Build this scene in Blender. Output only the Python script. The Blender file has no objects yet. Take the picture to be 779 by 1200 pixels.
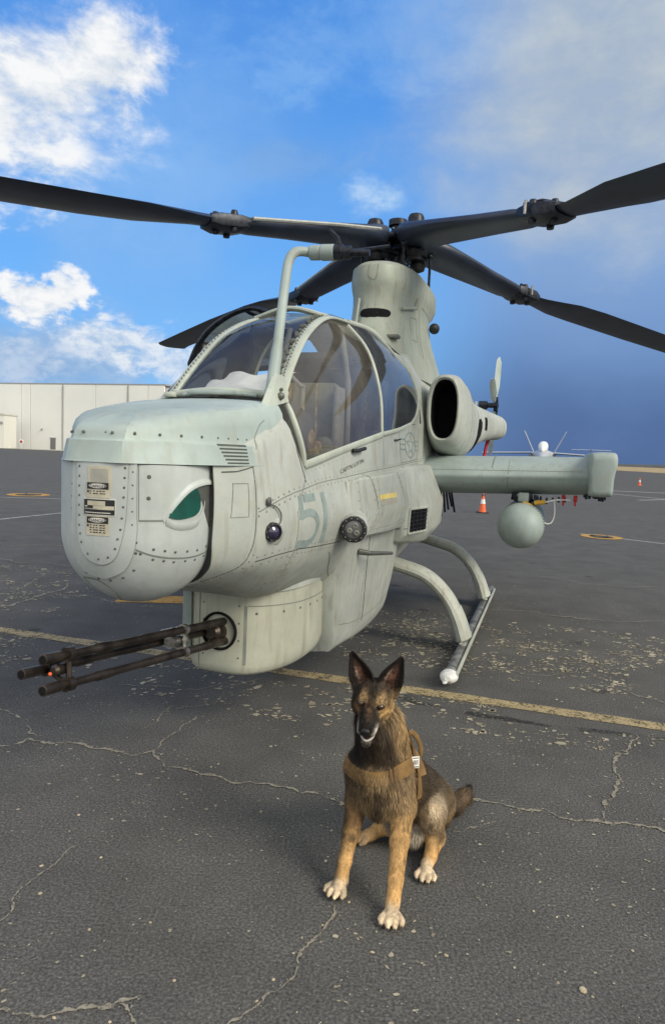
import bpy, bmesh, math, random
import numpy as np
from mathutils import Vector, Matrix, noise
from mathutils.bvhtree import BVHTree
R = math.radians
random.seed(7)
sc = bpy.context.scene
col = sc.collection

# ------------------------------------------------------------------ camera
cam_d = bpy.data.cameras.new('camera'); cam = bpy.data.objects.new('camera', cam_d); col.objects.link(cam)
cam_d.sensor_fit = 'VERTICAL'; cam_d.sensor_height = 36.0; cam_d.lens = 36.0 * 775 / 1200
cam_d.clip_end = 6000; cam_d.clip_start = 0.05
cam.matrix_world = Matrix.Translation((0, 0, 1.675)) @ Matrix.Rotation(R(90 - 5.05), 4, 'X') @ Matrix.Rotation(R(2.35), 4, 'Z')
sc.camera = cam
sc.view_settings.view_transform = 'Standard'; sc.view_settings.look = 'None'
sc.view_settings.exposure = 0.35; sc.view_settings.gamma = 1.0

# ------------------------------------------------------------------ light and sky
SUN_EL, SUN_AZ = 34.0, 128.0      # azimuth clockwise from +Y (away from the camera)
sun_d = bpy.data.lights.new('sun', 'SUN'); sun = bpy.data.objects.new('sun', sun_d); col.objects.link(sun)
sun_d.energy = 2.2; sun_d.angle = R(26); sun_d.color = (1.0, 0.92, 0.78)
sdir = Vector((math.sin(R(SUN_AZ)) * math.cos(R(SUN_EL)), math.cos(R(SUN_AZ)) * math.cos(R(SUN_EL)), math.sin(R(SUN_EL))))
sun.rotation_euler = sdir.to_track_quat('Z', 'Y').to_euler()

def N(nt, typ, loc=(0, 0), **kw):
    n = nt.nodes.new(typ)
    for k, v in kw.items():
        if k.startswith('i_'):
            key = k[2:]
            key = int(key) if key.isdigit() else key.replace('_', ' ')
            n.inputs[key].default_value = v
        else: setattr(n, k, v)
    return n
def ramp(nt, src, stops, interp='LINEAR'):
    n = nt.nodes.new('ShaderNodeValToRGB'); n.color_ramp.interpolation = interp
    els = n.color_ramp.elements
    while len(els) > 1: els.remove(els[-1])
    for i, (p, c) in enumerate(stops):
        e = els[0] if i == 0 else els.new(p)
        e.position = p
        e.color = (c, c, c, 1) if not hasattr(c, '__len__') else (c[0], c[1], c[2], 1)
    nt.links.new(src, n.inputs[0]); return n.outputs[0]
def math_n(nt, op, a, b=None, c=None, clamp=False):
    n = nt.nodes.new('ShaderNodeMath'); n.operation = op; n.use_clamp = clamp
    for i, x in enumerate((a, b, c)):
        if x is None: continue
        if isinstance(x, (int, float)): n.inputs[i].default_value = x
        else: nt.links.new(x, n.inputs[i])
    return n.outputs[0]
def mixc(nt, fac, a, b, blend='MIX'):
    n = nt.nodes.new('ShaderNodeMix'); n.data_type = 'RGBA'; n.blend_type = blend
    for idx, x in ((0, fac), (6, a), (7, b)):
        if isinstance(x, (int, float)): n.inputs[idx].default_value = x
        elif isinstance(x, tuple): n.inputs[idx].default_value = (x[0], x[1], x[2], 1)
        else: nt.links.new(x, n.inputs[idx])
    return n.outputs[2]

def srgb(r, g, b):
    f = lambda c: (c / 255 / 12.92) if c / 255 <= 0.04045 else ((c / 255 + 0.055) / 1.055) ** 2.4
    return (f(r), f(g), f(b))

def build_world():
    w = bpy.data.worlds.new('World'); sc.world = w; w.use_nodes = True
    nt = w.node_tree; nt.nodes.clear(); L = nt.links.new
    out = N(nt, 'ShaderNodeOutputWorld'); bg = N(nt, 'ShaderNodeBackground'); bg.inputs[1].default_value = 0.12
    sky = N(nt, 'ShaderNodeTexSky'); sky.sky_type = 'NISHITA'; sky.sun_disc = False
    sky.sun_elevation = R(SUN_EL); sky.sun_rotation = R(SUN_AZ); sky.altitude = 0
    sky.air_density = 1.0; sky.dust_density = 0.6; sky.ozone_density = 3.0
    tc = N(nt, 'ShaderNodeTexCoord')
    d = tc.outputs['Generated']
    def dot(v):
        n = N(nt, 'ShaderNodeVectorMath', operation='DOT_PRODUCT'); L(d, n.inputs[0]); n.inputs[1].default_value = Vector(v).normalized(); return n.outputs['Value']
    # soft, streaky distortion shared by the clouds
    mp = N(nt, 'ShaderNodeMapping'); mp.inputs['Scale'].default_value = (1, 1, 1.7); L(d, mp.inputs[0])
    n1 = N(nt, 'ShaderNodeTexNoise'); n1.inputs['Scale'].default_value = 5.5; n1.inputs['Detail'].default_value = 9; n1.inputs['Roughness'].default_value = .56; L(mp.outputs[0], n1.inputs['Vector'])
    n2 = N(nt, 'ShaderNodeTexNoise'); n2.inputs['Scale'].default_value = 2.1; n2.inputs['Detail'].default_value = 6; n2.inputs['Roughness'].default_value = .5; L(mp.outputs[0], n2.inputs['Vector'])
    n3 = N(nt, 'ShaderNodeTexNoise'); n3.inputs['Scale'].default_value = 14; n3.inputs['Detail'].default_value = 8; n3.inputs['Roughness'].default_value = .6; L(mp.outputs[0], n3.inputs['Vector'])
    # the clear sky, deepened
    hs = N(nt, 'ShaderNodeHueSaturation'); hs.inputs['Saturation'].default_value = 1.18; hs.inputs['Value'].default_value = 1.0
    L(sky.outputs[0], hs.inputs['Color'])
    colr = mixc(nt, 1.0, hs.outputs[0], (0.86, 1.22, 1.62), 'MULTIPLY')
    sep = N(nt, 'ShaderNodeSeparateXYZ'); L(d, sep.inputs[0])
    z = sep.outputs['Z']; x = sep.outputs['X']
    # flatten the pale horizon glow of the clear sky
    S = 6.6
    def C(r, g, b, k=1.0): c = srgb(r, g, b); return (c[0] * S * k, c[1] * S * k, c[2] * S * k)
    zr = ramp(nt, z, [(0.0, C(132, 180, 228)), (0.12, C(122, 184, 242)), (0.3, C(104, 170, 240)), (0.5, C(84, 150, 230)), (0.8, C(48, 110, 204))])
    colr = mixc(nt, 0.88, colr, zr)
    # blue-grey rain haze on the right, wide and soft
    side = math_n(nt, 'ADD', x, math_n(nt, 'MULTIPLY', math_n(nt, 'SUBTRACT', n2.outputs['Fac'], .5), .22))
    fx = ramp(nt, side, [(0.02, 0), (0.30, 1)], 'EASE')
    dark = ramp(nt, z, [(0.0, C(80, 104, 144)), (0.06, C(84, 110, 156)), (0.15, C(108, 138, 188)), (0.27, C(134, 162, 204)), (0.42, C(160, 180, 204)), (0.6, C(176, 190, 202))])
    fz = ramp(nt, z, [(0.0, .95), (0.3, .80), (.6, .8)])
    colr = mixc(nt, math_n(nt, 'MULTIPLY', fx, fz), colr, dark)
    # low dusky bank reaching left along the horizon behind the helicopter
    fl = ramp(nt, math_n(nt, 'ADD', x, math_n(nt, 'MULTIPLY', math_n(nt, 'SUBTRACT', n2.outputs['Fac'], .5), .3)), [(-.12 + .5 - .5, 0), (0.14, 1)], 'EASE')
    colr = mixc(nt, math_n(nt, 'MULTIPLY', math_n(nt, 'MULTIPLY', fl, ramp(nt, z, [(0.04, 1), (0.22, 0)], 'EASE')), .6), colr, C(84, 110, 158))
    # thin veils everywhere
    veil = math_n(nt, 'MULTIPLY', ramp(nt, n2.outputs['Fac'], [(0.48, 0), (0.70, 1)]), .30)
    colr = mixc(nt, veil, colr, C(140, 178, 222))
    # cumulus banks: centre direction, half width and half height in radians
    def tex(sc_, det, ro):
        n = N(nt, 'ShaderNodeTexNoise'); n.inputs['Scale'].default_value = sc_; n.inputs['Detail'].default_value = det; n.inputs['Roughness'].default_value = ro; n.inputs['Distortion'].default_value = .25
        L(mp.outputs[0], n.inputs['Vector']); return n.outputs['Fac']
    nA, nB, nC = tex(9, 10, .62), tex(22, 9, .62), tex(45, 8, .6)
    def bank(colr, v, rx, rz, lit, shade, strength, soft=.5, k=3.2, fine=0):
        s1 = N(nt, 'ShaderNodeVectorMath', operation='SUBTRACT'); L(d, s1.inputs[0]); s1.inputs[1].default_value = Vector(v).normalized()
        s2 = N(nt, 'ShaderNodeVectorMath', operation='MULTIPLY'); L(s1.outputs[0], s2.inputs[0]); s2.inputs[1].default_value = (1 / rx, 1 / rx, 1 / rz)
        s3 = N(nt, 'ShaderNodeVectorMath', operation='LENGTH'); L(s2.outputs[0], s3.inputs[0])
        big_, small_ = ((nA, nB), (nB, nC), (nC, nC), (n2.outputs['Fac'], nA))[fine]
        nz_ = math_n(nt, 'ADD', math_n(nt, 'MULTIPLY', math_n(nt, 'SUBTRACT', big_, .5), k), math_n(nt, 'MULTIPLY', math_n(nt, 'SUBTRACT', small_, .5), k * .35))
        a = math_n(nt, 'SUBTRACT', math_n(nt, 'SUBTRACT', 1.0, s3.outputs['Value']), math_n(nt, 'MULTIPLY', nz_, -1.0))
        mr = N(nt, 'ShaderNodeMapRange'); mr.interpolation_type = 'SMOOTHSTEP'; mr.inputs['From Min'].default_value = -.02; mr.inputs['From Max'].default_value = soft
        L(a, mr.inputs['Value']); mk = mr.outputs['Result']
        body = ramp(nt, math_n(nt, 'ADD', math_n(nt, 'MULTIPLY', big_, .5), math_n(nt, 'MULTIPLY', small_, .5)), [(0.40, shade), (0.56, lit)])
        return mixc(nt, math_n(nt, 'MULTIPLY', mk, strength), colr, body)
    W1, W2 = C(247, 248, 249), C(206, 217, 230)
    def dp(px, py):
        f = 775.0; a = R(5.05); r = R(2.35)
        xr = (px - 389.5) / f; yr = (600 - py) / f
        X = xr * math.cos(r) - yr * math.sin(r); Y = xr * math.sin(r) + yr * math.cos(r)
        return (X, math.cos(a) + Y * math.sin(a), -math.sin(a) + Y * math.cos(a))
    colr = bank(colr, dp(120, 130), .24, .20, C(150, 194, 242), C(132, 182, 238), .6, 1.0, 2.0, 3)   # thin fringe round the big bank
    colr = bank(colr, dp(50, 100), .150, .115, W1, W2, 1.0, .95, 2.0)
    colr = bank(colr, dp(125, 75), .075, .065, W1, W2, 1.0, .7, 2.1)
    colr = bank(colr, dp(-90, 120), .16, .13, W1, W2, .95, .6, 2.2)
    colr = bank(colr, dp(60, 425), .30, .095, C(172, 196, 226), C(136, 168, 208), .85, .9, 1.8)
    colr = bank(colr, dp(45, 350), .075, .036, W1, C(214, 224, 236), 1.0, .5, 2.2, 1)     # small heap above the hangar
    colr = bank(colr, dp(80, 338), .040, .030, W1, C(222, 229, 238), .95, .5, 2.2, 1)
    colr = bank(colr, dp(135, 402), .105, .042, C(232, 238, 245), C(180, 202, 229), .92, .75, 2.0, 1)   # low bank by the horizon
    colr = bank(colr, dp(215, 430), .080, .034, C(222, 232, 244), C(176, 200, 230), .85, .8, 2.0, 1)
    colr = bank(colr, dp(10, 420), .10, .040, C(194, 210, 232), C(156, 184, 218), .75, .6, 2.4, 1)
    colr = bank(colr, dp(428, 229), .044, .028, C(190, 216, 245), C(164, 202, 242), .85, 1.1, 1.6, 1)    # puff over the hub
    colr = bank(colr, dp(456, 233), .040, .022, C(182, 212, 244), C(158, 199, 241), .8, 1.1, 1.6, 1)
    colr = bank(colr, dp(330, 95), .07, .03, C(134, 184, 240), C(120, 174, 236), .5, .8, 2.4, 1)
    colr = bank(colr, dp(470, 30), .20, .09, C(130, 178, 236), C(116, 170, 232), .6, .9, 2.4, 0)
    colr = bank(colr, dp(330, 185), .12, .035, C(124, 168, 222), C(112, 160, 218), .5, .9, 2.4, 0)
    colr = bank(colr, dp(750, 90), .34, .24, C(194, 202, 206), C(166, 182, 202), .92, .9, 1.8, 3)
    # the unseen rest of the sky: more of the same broken cloud, brighter towards the sun
    sn = dot(tuple(sdir)); hi = ramp(nt, sn, [(0.2, 0), (1.0, 1)])
    back = ramp(nt, sep.outputs['Y'], [(0.0, 1), (0.35, 0)])
    bc = ramp(nt, n2.outputs['Fac'], [(0.4, 0), (0.62, 1)])
    colr = mixc(nt, math_n(nt, 'MULTIPLY', back, .82), colr, ramp(nt, n2.outputs['Fac'], [(0.35, C(212, 212, 208, 1.15)), (0.62, C(250, 244, 230, 1.45))]))
    L(colr, bg.inputs[0]); L(bg.outputs[0], out.inputs[0])
build_world()

# ------------------------------------------------------------------ helpers
def new_mat(name):
    m = bpy.data.materials.new(name); m.use_nodes = True
    nt = m.node_tree; p = nt.nodes['Principled BSDF']
    return m, nt, p
def simple(name, c, rough=.6, metal=0.0, var=.12, scale=18, spec=.5, bump=0.0):
    m, nt, p = new_mat(name); L = nt.links.new
    tc = N(nt, 'ShaderNodeTexCoord')
    n = N(nt, 'ShaderNodeTexNoise'); n.inputs['Scale'].default_value = scale; n.inputs['Detail'].default_value = 6; L(tc.outputs['Object'], n.inputs['Vector'])
    lo = tuple(x * (1 - var) for x in c); hi = tuple(min(1, x * (1 + var)) for x in c)
    L(ramp(nt, n.outputs['Fac'], [(0.35, lo), (0.65, hi)]), p.inputs['Base Color'])
    p.inputs['Roughness'].default_value = rough; p.inputs['Metallic'].default_value = metal; p.inputs['Specular IOR Level'].default_value = spec
    if bump:
        b = N(nt, 'ShaderNodeBump'); b.inputs['Strength'].default_value = bump; b.inputs['Distance'].default_value = .01
        L(n.outputs['Fac'], b.inputs['Height']); L(b.outputs[0], p.inputs['Normal'])
    return m
def link(o, parent=None):
    col.objects.link(o)
    if parent is not None: o.parent = parent
    return o
def tag(o, label=None, cat=None, group=None, kind=None):
    if label: o['label'] = label
    if cat: o['category'] = cat
    if group: o['group'] = group
    if kind: o['kind'] = kind
    return o
def empty(name, loc=(0, 0, 0), rz=0.0):
    o = bpy.data.objects.new(name, None); o.location = loc; o.rotation_euler = (0, 0, rz); o.empty_display_size = .3
    col.objects.link(o); return o
class MB:
    def __init__(s): s.v = []; s.f = []; s.m = []
    def add(s, vs, fs, mi=0):
        o = len(s.v); s.v += [tuple(p) for p in vs]; s.f += [tuple(i + o for i in f) for f in fs]; s.m += [mi] * len(fs); return s
    def grid(s, rings, closed=True, cap0=False, cap1=False, mi=0, flip=False):
        n = len(rings[0]); vs = [p for r in rings for p in r]; fs = []
        for i in range(len(rings) - 1):
            for j in range(n if closed else n - 1):
                a = i * n + j; b = i * n + (j + 1) % n; fs.append((a, b, b + n, a + n) if not flip else (a, a + n, b + n, b))
        if cap0: fs.append(tuple(range(n))[::-1] if not flip else tuple(range(n)))
        if cap1: fs.append(tuple(range((len(rings) - 1) * n, len(rings) * n)) if not flip else tuple(range((len(rings) - 1) * n, len(rings) * n))[::-1])
        return s.add(vs, fs, mi)
    def box(s, c, size, rot=None, mi=0, bev=0.0):
        x, y, z = [q / 2 for q in size]
        if bev <= 0:
            vs = [Vector((a * x, b * y, d * z)) for a in (-1, 1) for b in (-1, 1) for d in (-1, 1)]
            fs = [(0, 1, 3, 2), (4, 6, 7, 5), (0, 4, 5, 1), (2, 3, 7, 6), (0, 2, 6, 4), (1, 5, 7, 3)]
        else:
            bm = bmesh.new(); bmesh.ops.create_cube(bm, size=1.0)
            for q in bm.verts: q.co = Vector((q.co.x * size[0], q.co.y * size[1], q.co.z * size[2]))
            bmesh.ops.bevel(bm, geom=list(bm.edges), offset=min(bev, min(size) * .45), segments=2, profile=.5, affect='EDGES')
            vs = [q.co.copy() for q in bm.verts]; bm.verts.index_update(); fs = [tuple(q.index for q in f.verts) for f in bm.faces]; bm.free()
        if rot is not None: vs = [rot @ q for q in vs]
        return s.add([q + Vector(c) for q in vs], fs, mi)
    def tube(s, path, r, n=10, cap=True, mi=0, flat=None, up=None):
        """flat=(a,b): elliptical/rectangular-ish section radii"""
        P = [Vector(p) for p in path]; rings = []
        pu = Vector(up) if up else None; prev = None
        for i, p in enumerate(P):
            t = (P[min(i + 1, len(P) - 1)] - P[max(i - 1, 0)]).normalized()
            if prev is None:
                a = pu if pu else (Vector((0, 0, 1)) if abs(t.z) < .9 else Vector((1, 0, 0)))
            else: a = prev
            a = (a - t * a.dot(t)).normalized(); prev = a
            b = t.cross(a)
            rr = r[i] if hasattr(r, '__len__') else r
            ra, rb = (rr, rr) if flat is None else (flat[0] * rr, flat[1] * rr)
            rings.append([p + a * math.cos(2 * math.pi * k / n) * ra + b * math.sin(2 * math.pi * k / n) * rb for k in range(n)])
        return s.grid(rings, True, cap, cap, mi)
    def sphere(s, c, r, nu=16, nv=10, sc=(1, 1, 1), rot=None, mi=0):
        rings = []
        for i in range(nv + 1):
            th = math.pi * i / nv
            th = min(max(th, 1e-3), math.pi - 1e-3)
            rr = []
            for j in range(nu):
                ph = 2 * math.pi * j / nu
                q = Vector((math.sin(th) * math.cos(ph) * r * sc[0], math.sin(th) * math.sin(ph) * r * sc[1], -math.cos(th) * r * sc[2]))
                if rot is not None: q = rot @ q
                rr.append(q + Vector(c))
            rings.append(rr)
        return s.grid(rings, True, True, True, mi)
    def build(s, name, mat, parent=None, smooth=True, angle=32, bevel=0.0):
        me = bpy.data.meshes.new(name); me.from_pydata(s.v, [], s.f)
        for m in (mat if isinstance(mat, (list, tuple)) else [mat]): me.materials.append(m)
        if any(s.m): me.polygons.foreach_set('material_index', s.m)
        bm = bmesh.new(); bm.from_mesh(me); bmesh.ops.recalc_face_normals(bm, faces=bm.faces); bm.to_mesh(me); bm.free()
        if smooth:
            me.polygons.foreach_set('use_smooth', [True] * len(me.polygons)); me.set_sharp_from_angle(angle=R(angle))
        o = bpy.data.objects.new(name, me); link(o, parent)
        if bevel:
            b = o.modifiers.new('bevel', 'BEVEL'); b.width = bevel; b.segments = 2; b.limit_method = 'ANGLE'; b.angle_limit = R(35)
        return o
def catmull(P, sub, closed=False):
    P = [np.array(p, float) for p in P]; n = len(P); out = []
    rng = n if closed else n - 1
    for i in range(rng):
        p0 = P[(i - 1) % n] if (closed or i > 0) else P[0] * 2 - P[1]
        p1 = P[i]; p2 = P[(i + 1) % n]
        p3 = P[(i + 2) % n] if (closed or i + 2 < n) else P[-1] * 2 - P[-2]
        for k in range(sub):
            t = k / sub
            out.append(.5 * ((2 * p1) + (-p0 + p2) * t + (2 * p0 - 5 * p1 + 4 * p2 - p3) * t * t + (-p0 + 3 * p1 - 3 * p2 + p3) * t ** 3))
    if not closed: out.append(P[-1])
    return out
def superell(n, a, b, e=2.6):
    r = []
    for k in range(n):
        t = 2 * math.pi * k / n; c, s_ = math.cos(t), math.sin(t)
        r.append((a * math.copysign(abs(c) ** (2 / e), c), b * math.copysign(abs(s_) ** (2 / e), s_)))
    return r

# ------------------------------------------------------------------ materials
def paint(name, base, stain=.5, rough=.55, warm=(.42, .38, .28)):
    m, nt, p = new_mat(name); L = nt.links.new
    tc = N(nt, 'ShaderNodeTexCoord'); o = tc.outputs['Object']
    a = N(nt, 'ShaderNodeTexNoise'); a.inputs['Scale'].default_value = 2.3; a.inputs['Detail'].default_value = 8; a.inputs['Roughness'].default_value = .6; L(o, a.inputs['Vector'])
    b = N(nt, 'ShaderNodeTexNoise'); b.inputs['Scale'].default_value = 11; b.inputs['Detail'].default_value = 9; b.inputs['Roughness'].default_value = .65; L(o, b.inputs['Vector'])
    mp = N(nt, 'ShaderNodeMapping'); mp.inputs['Scale'].default_value = (7, 7, .9); L(o, mp.inputs[0])
    c = N(nt, 'ShaderNodeTexNoise'); c.inputs['Scale'].default_value = 3; c.inputs['Detail'].default_value = 7; L(mp.outputs[0], c.inputs['Vector'])
    f = N(nt, 'ShaderNodeTexNoise'); f.inputs['Scale'].default_value = 90; f.inputs['Detail'].default_value = 4; L(o, f.inputs['Vector'])
    lo = tuple(x * .82 for x in base); hi = tuple(min(1, x * 1.12) for x in base)
    cc = ramp(nt, a.outputs['Fac'], [(0.32, lo), (0.66, hi)])
    cc = mixc(nt, math_n(nt, 'MULTIPLY', ramp(nt, b.outputs['Fac'], [(0.51, 0), (0.72, 1)]), stain * .55), cc, warm)
    cc = mixc(nt, math_n(nt, 'MULTIPLY', ramp(nt, c.outputs['Fac'], [(0.53, 0), (0.72, 1)]), stain * .6), cc, tuple(x * .55 for x in warm))
    cc = mixc(nt, math_n(nt, 'MULTIPLY', ramp(nt, f.outputs['Fac'], [(0.64, 0), (0.72, 1)]), stain * .35), cc, tuple(x * .5 for x in base))
    L(cc, p.inputs['Base Color'])
    L(ramp(nt, b.outputs['Fac'], [(0.3, rough - .1), (0.7, rough + .12)]), p.inputs['Roughness'])
    bp = N(nt, 'ShaderNodeBump'); bp.inputs['Strength'].default_value = .22; bp.inputs['Distance'].default_value = .03
    L(a.outputs['Fac'], bp.inputs['Height']); L(bp.outputs[0], p.inputs['Normal'])
    return m
GREY = (.435, .468, .432)
M_body = paint('body_paint', GREY, .8)
M_nose = paint('nose_paint', (.36, .435, .415), .38)
M_ball = paint('turret_paint', (.49, .535, .525), .25, .42)
M_cool = paint('wing_paint', (.33, .40, .385), .5)
M_tower = paint('fairing_paint', (.33, .37, .315), 1.0)
M_frame = paint('frame_paint', (.45, .495, .43), .6)
M_dirty = paint('gun_housing_paint', (.44, .455, .37), .8)
M_seam = simple('seam_and_shade_dark', (.075, .08, .075), .8)  # dark joints and lettering; also paints shade into ball gap and eye recess
M_seam_l = simple('seam_grey', (.20, .22, .19), .8)  # lighter grey of panel lines and seams
M_rivet = simple('rivet_metal', (.26, .265, .235), .5, .3)
M_rivet_d = simple('fastener_dark', (.14, .145, .13), .5, .5)
M_mark = simple('marking_grey', (.235, .295, .285), .7)
M_black = simple('black_rubber', (.014, .015, .017), .6)
M_void = simple('dark_interior', (.012, .012, .013), .9, spec=.1)
M_blade = simple('blade_paint', (.026, .036, .062), .42, 0, .3, 3)
M_blade_edge = simple('pale_edge_strip', (.34, .36, .34), .4, .4)
M_hub = simple('hub_metal', (.022, .026, .036), .4, .5, .5, 30)
M_steel = simple('worn_steel', (.32, .31, .29), .35, .9, .3, 60)
M_gun = simple('gun_metal', (.060, .048, .040), .38, .75, .45, 14)
M_skid = paint('skid_paint', (.46, .48, .42), .9)
M_skid_dark = simple('skid_shoe', (.20, .20, .185), .6, .3, .5, 12)
M_orange = simple('orange_plastic', (.75, .13, .03), .5)
M_white = simple('white_paint', (.78, .78, .76), .6)
M_red = simple('red_fabric', (.45, .03, .03), .8)
M_yellow = simple('yellow_hose', (.62, .36, .03), .5)
M_green = simple('sensor_coating', (.0, .075, .055), .06, 0, .35, 9, 1.6)
def glass(name, tint, dust, dust_refl_c, refl=1.5):
    m = bpy.data.materials.new(name); m.use_nodes = True; nt = m.node_tree; nt.nodes.clear(); L = nt.links.new
    out = N(nt, 'ShaderNodeOutputMaterial'); tr = N(nt, 'ShaderNodeBsdfTransparent'); tr.inputs[0].default_value = (*tint, 1)
    gl = N(nt, 'ShaderNodeBsdfGlossy'); gl.inputs['Roughness'].default_value = .03
    fr = N(nt, 'ShaderNodeFresnel'); fr.inputs[0].default_value = 1.55
    df = N(nt, 'ShaderNodeBsdfDiffuse'); df.inputs[0].default_value = (*dust_refl_c, 1)  # dust film, its tint also painting in hazy cloud and sky reflections
    tc = N(nt, 'ShaderNodeTexCoord'); n = N(nt, 'ShaderNodeTexNoise'); n.inputs['Scale'].default_value = 4; n.inputs['Detail'].default_value = 7; L(tc.outputs['Object'], n.inputs['Vector'])
    n2 = N(nt, 'ShaderNodeTexNoise'); n2.inputs['Scale'].default_value = 60; n2.inputs['Detail'].default_value = 3; L(tc.outputs['Object'], n2.inputs['Vector'])
    a = N(nt, 'ShaderNodeMixShader'); b = N(nt, 'ShaderNodeMixShader')
    k = math_n(nt, 'MULTIPLY', fr.outputs[0], refl, clamp=True)
    L(k, a.inputs[0]); L(tr.outputs[0], a.inputs[1]); L(gl.outputs[0], a.inputs[2])
    dd = math_n(nt, 'ADD', ramp(nt, n.outputs['Fac'], [(0.3, dust * .5), (0.7, dust * 1.3)]), ramp(nt, n2.outputs['Fac'], [(0.66, 0), (0.74, .10)]))
    L(dd, b.inputs[0]); L(a.outputs[0], b.inputs[1]); L(df.outputs[0], b.inputs[2]); L(b.outputs[0], out.inputs[0])
    return m
M_glass = glass('canopy_glass', (.82, .80, .76), .12, (.48, .44, .37), 1.2)  # beige cloud reflection painted into the film colour
M_glass_f = glass('windshield_glass', (.95, .97, .98), .04, (.6, .63, .66), .6)
M_glass_r = glass('rear_canopy_glass', (.42, .50, .62), .10, (.40, .44, .50))

#@@GROUND
# ------------------------------------------------------------------ ground
def asphalt():
    m, nt, p = new_mat('asphalt'); L = nt.links.new
    tc = N(nt, 'ShaderNodeTexCoord'); o = tc.outputs['Object']
    def ns(s, d=6, r=.6, vec=None):
        n = N(nt, 'ShaderNodeTexNoise'); n.inputs['Scale'].default_value = s; n.inputs['Detail'].default_value = d; n.inputs['Roughness'].default_value = r; L(vec or o, n.inputs['Vector']); return n.outputs['Fac']
    big = ns(.35, 7); mid = ns(2.2, 8, .65); fine = ns(95, 5, .75); grit = ns(260, 3, .8)
    vor = N(nt, 'ShaderNodeTexVoronoi'); vor.inputs['Scale'].default_value = 120; L(o, vor.inputs['Vector'])
    c = ramp(nt, big, [(0.3, (.084, .083, .079)), (0.7, (.110, .108, .103))])
    c = mixc(nt, .55, c, ramp(nt, mid, [(0.3, (.066, .065, .062)), (0.7, (.130, .127, .120))]))
    c = mixc(nt, .8, c, mixc(nt, 1.0, c, ramp(nt, fine, [(0.36, .35), (0.5, .95), (0.66, 2.1)]), 'MULTIPLY'))
    c = mixc(nt, math_n(nt, 'MULTIPLY', ramp(nt, grit, [(0.60, 0), (0.67, 1)]), .6), c, (.27, .26, .23))
    # bleached worn flecks, in patches
    pat = ramp(nt, ns(.8, 6, .65), [(0.50, 0), (0.66, 1)])
    fl = ramp(nt, ns(26, 5, .7), [(0.60, 0), (0.635, 1)])
    c = mixc(nt, math_n(nt, 'MULTIPLY', math_n(nt, 'MULTIPLY', pat, fl), .45), c, (.25, .235, .19))
    # small dark oil spots
    vs = N(nt, 'ShaderNodeTexVoronoi'); vs.inputs['Scale'].default_value = 1.3; L(o, vs.inputs['Vector'])
    oil = ramp(nt, vs.outputs['Distance'], [(0.05, 1), (0.11, 0)])
    c = mixc(nt, math_n(nt, 'MULTIPLY', oil, .5), c, (.02, .02, .02))
    L(c, p.inputs['Base Color']); p.inputs['Roughness'].default_value = .92; p.inputs['Specular IOR Level'].default_value = .15
    b = N(nt, 'ShaderNodeBump'); b.inputs['Strength'].default_value = .35; b.inputs['Distance'].default_value = .005
    L(math_n(nt, 'ADD', fine, math_n(nt, 'MULTIPLY', vor.outputs['Distance'], .5)), b.inputs['Height']); L(b.outputs[0], p.inputs['Normal'])
    return m
g = MB()
g.add([(-3000, -400, 0), (3000, -400, 0), (3000, 4500, 0), (-3000, 4500, 0)], [(0, 1, 2, 3)])
tag(g.build('ground', asphalt(), smooth=False), kind='structure')

#@@HELI
# ------------------------------------------------------------------ helicopter
heli = empty('attack_helicopter', (.575, 7.35, 0), R(-108))
tag(heli, 'pale grey attack helicopter marked 51 with a three barrel gun, behind the sitting dog', 'helicopter')

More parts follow.
